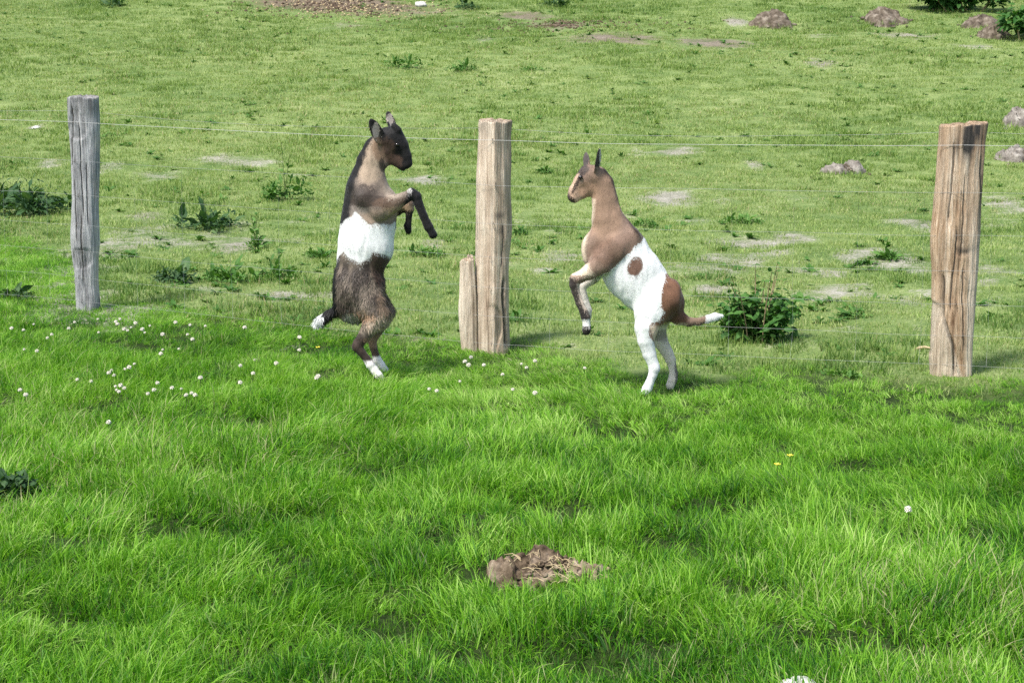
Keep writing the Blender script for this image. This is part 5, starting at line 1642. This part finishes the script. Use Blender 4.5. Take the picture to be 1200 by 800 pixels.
# small uncountable pasture herbs that mottle the turf
herb_kinds = []
for k in range(5):
    rr = random.Random(900 + k)
    V, Fq, SH = [], [], []
    for i in range(9):
        me0 = leaf_at('weed', i)
        co0 = np.zeros(len(me0.vertices) * 3, np.float32); me0.vertices.foreach_get('co', co0); co0 = co0.reshape(-1, 3)
        fc0 = np.zeros(len(me0.loops), np.int32); me0.loops.foreach_get('vertex_index', fc0)
        A = np.array(Matrix.Rotation(rr.uniform(0, 6.28), 4, 'Z') @ Matrix.Rotation(-rr.uniform(.1, .9), 4, 'Y') @ Matrix.Scale(rr.uniform(.35, .8), 4))
        Fq.append(fc0.reshape(-1, 4) + len(V) * len(co0)); V.append(co0 @ A[:3, :3].T); SH.append(np.full(len(co0), rr.uniform(.1, .6)))
    me = mesh_from('herb', np.concatenate(V), np.concatenate(Fq), MAT['weed_leaf'])
    float_attr(me, 'shade', np.concatenate(SH))
    herb_kinds.append(me)
r = np.random.default_rng(77)
X, Y = r.uniform(-12, 12, 9000), r.uniform(9, 38, 9000)
w = (np.abs(X) < 0.285 * Y + 1.2) & (lush_field(X, Y) < 0.3)
dens = np.clip(0.24 + 0.3 * smooth01((-0.5 - X) / 1.5) * smooth01((17 - Y) / 3) + 0.9 * fbm2(X * 0.7, Y * 0.5, 78, 3) + 0.25 * smooth01((19 - Y) / 6), 0.02, 1)
w &= r.random(X.size) < dens
X, Y = X[w], Y[w]
sc = r.uniform(.4, 1.1, X.size)
scatter('pasture_herbs', (np.stack([X, Y, height(X, Y)], 1), np.stack([r.normal(0, .15, X.size), r.normal(0, .15, X.size), r.uniform(0, 6.28, X.size)], 1), np.stack([sc] * 3, 1), r.integers(0, 5, X.size), r.random(X.size), r.random(X.size)), herb_kinds,
        'small dark green herbs mottling the grazed turf', 'herbs')

# ------------------------------------------------------------------ flowers
def clover_mesh(seed):
    r = np.random.default_rng(seed); parts = []
    for i in range(34):
        ph = i * 2.39996; zz = 1 - 1.75 * (i + .5) / 34
        rad = math.sqrt(max(0, 1 - zz * zz))
        d = Vector((rad * math.cos(ph), rad * math.sin(ph), zz)) * 0.0125
        e = d * r.uniform(.9, 1.15)
        parts.append(tube([d * .2, d * .75, e], [.0018, .0032, .0012], 5))
    return merge(parts)
head_me = []
for k in range(3):
    v, f = clover_mesh(k); head_me.append(mesh_from('flower_head', v, f, MAT['petal']))
v, f = tube([(0, 0, 0), (.004, .002, .05), (.0, 0, .11)], [.0013, .0012, .001], 5)
flower_stem = mesh_from('stem', v, f, MAT['stem'])
FL = {
    'grey': ([(115,374),(136,377),(141,374),(146,386),(154,384),(159,379),(167,386),(176,382),(28,387),(14,385),(61,392),(56,396),(88,378),(40,380),(81,385),(116,390),(138,380),(150,388),(170,390)],
             'white clover blossom in the grass around the foot of the grey post'),
    'patch': ([(206,378),(191,392),(220,392),(226,398),(223,381),(210,409),(191,410),(189,415),(29,410),(44,412),(152,431),(147,433),(128,437),(134,440),(107,447),(136,453),(140,459),(146,455),(137,457),(24,457),(31,463),(181,457),(174,462),(202,455),(213,456),(218,464),(229,463),(236,443),(128,495),(185,449),(91,445),(219,463),(225,461),(158,427),(131,434),(142,452),(241,382),(287,384),(235,443)],
              'white clover blossom in the open meadow between the grey post and the dark goat'),
    'goat': ([(282,429),(297,438),(282,449),(299,422),(324,426),(351,395),(371,443),(352,396),(351,411),(373,441)], 'white clover blossom in the grass behind the hind feet of the dark goat'),
    'split': ([(552,419),(549,428),(539,447),(503,456),(512,458),(567,428),(589,439),(611,427),(617,431),(627,423),(601,457),(627,461),(545,424),(685,432)], 'white clover blossom in the grass around the foot of the pale split post'),
}
rr = random.Random(8)
for key, (pts, lab) in FL.items():
    for (px, py) in pts:
        hz = rr.uniform(.045, .085)
        g0 = ground_at(px, py)
        for _ in range(4):      # stand the stem so that the head, not the foot, is at the spot seen
            ppx, ppy = project(g0[0], g0[1], g0[2] + hz)
            g0 = ground_at(px, py + (py - ppy)) if _ == 0 else g0
        t = thing('clover_flower', lab, 'flower', g0, 'white clover blossoms in the long grass', rr.uniform(0, 6.28))
        s = rr.uniform(.5, .95)
        o = add_obj('stem', flower_stem, t); o.scale = (1, 1, hz / .11)
        o = add_obj('flower_head', head_me[rr.randrange(3)], t, (0, 0, hz)); o.scale = (s, s, s * .9)

v, f = [], []
parts = []
for k in range(5):
    a = k * 2 * math.pi / 5; c, s_ = math.cos(a), math.sin(a)
    pv = [(0, 0, 0), (.006, -.005, .003), (.012, -.004, .007), (.012, .004, .007), (.006, .005, .003)]
    parts.append(([(p[0] * c - p[1] * s_, p[0] * s_ + p[1] * c, p[2]) for p in pv], [(0, 1, 2, 3, 4)]))
v, f = merge(parts)
butter_me = mesh_from('petals', v, f, MAT['petal_yellow'])
for (px, py, lab, me_, nm) in ((373, 410, 'yellow buttercup beside the hind feet of the dark goat', butter_me, 'buttercup'), (910, 548, 'yellow buttercup in the long grass, lower one of a pair below the nettle', butter_me, 'buttercup'), (925, 537, 'yellow buttercup in the long grass, upper one of a pair below the nettle', butter_me, 'buttercup'), (1063, 598, 'lone pale blossom in the long grass below the broad brown post', head_me[0], 'pale_flower')):
    hz = .115; g0 = ground_at(px, py)
    ppx, ppy = project(g0[0], g0[1], g0[2] + hz); g0 = ground_at(px, py + (py - ppy))
    t = thing(nm, lab, 'flower', g0)
    o = add_obj('stem', flower_stem, t); o.scale = (1, 1, hz / .11)
    add_obj('flower_head', me_, t, (0, 0, hz))
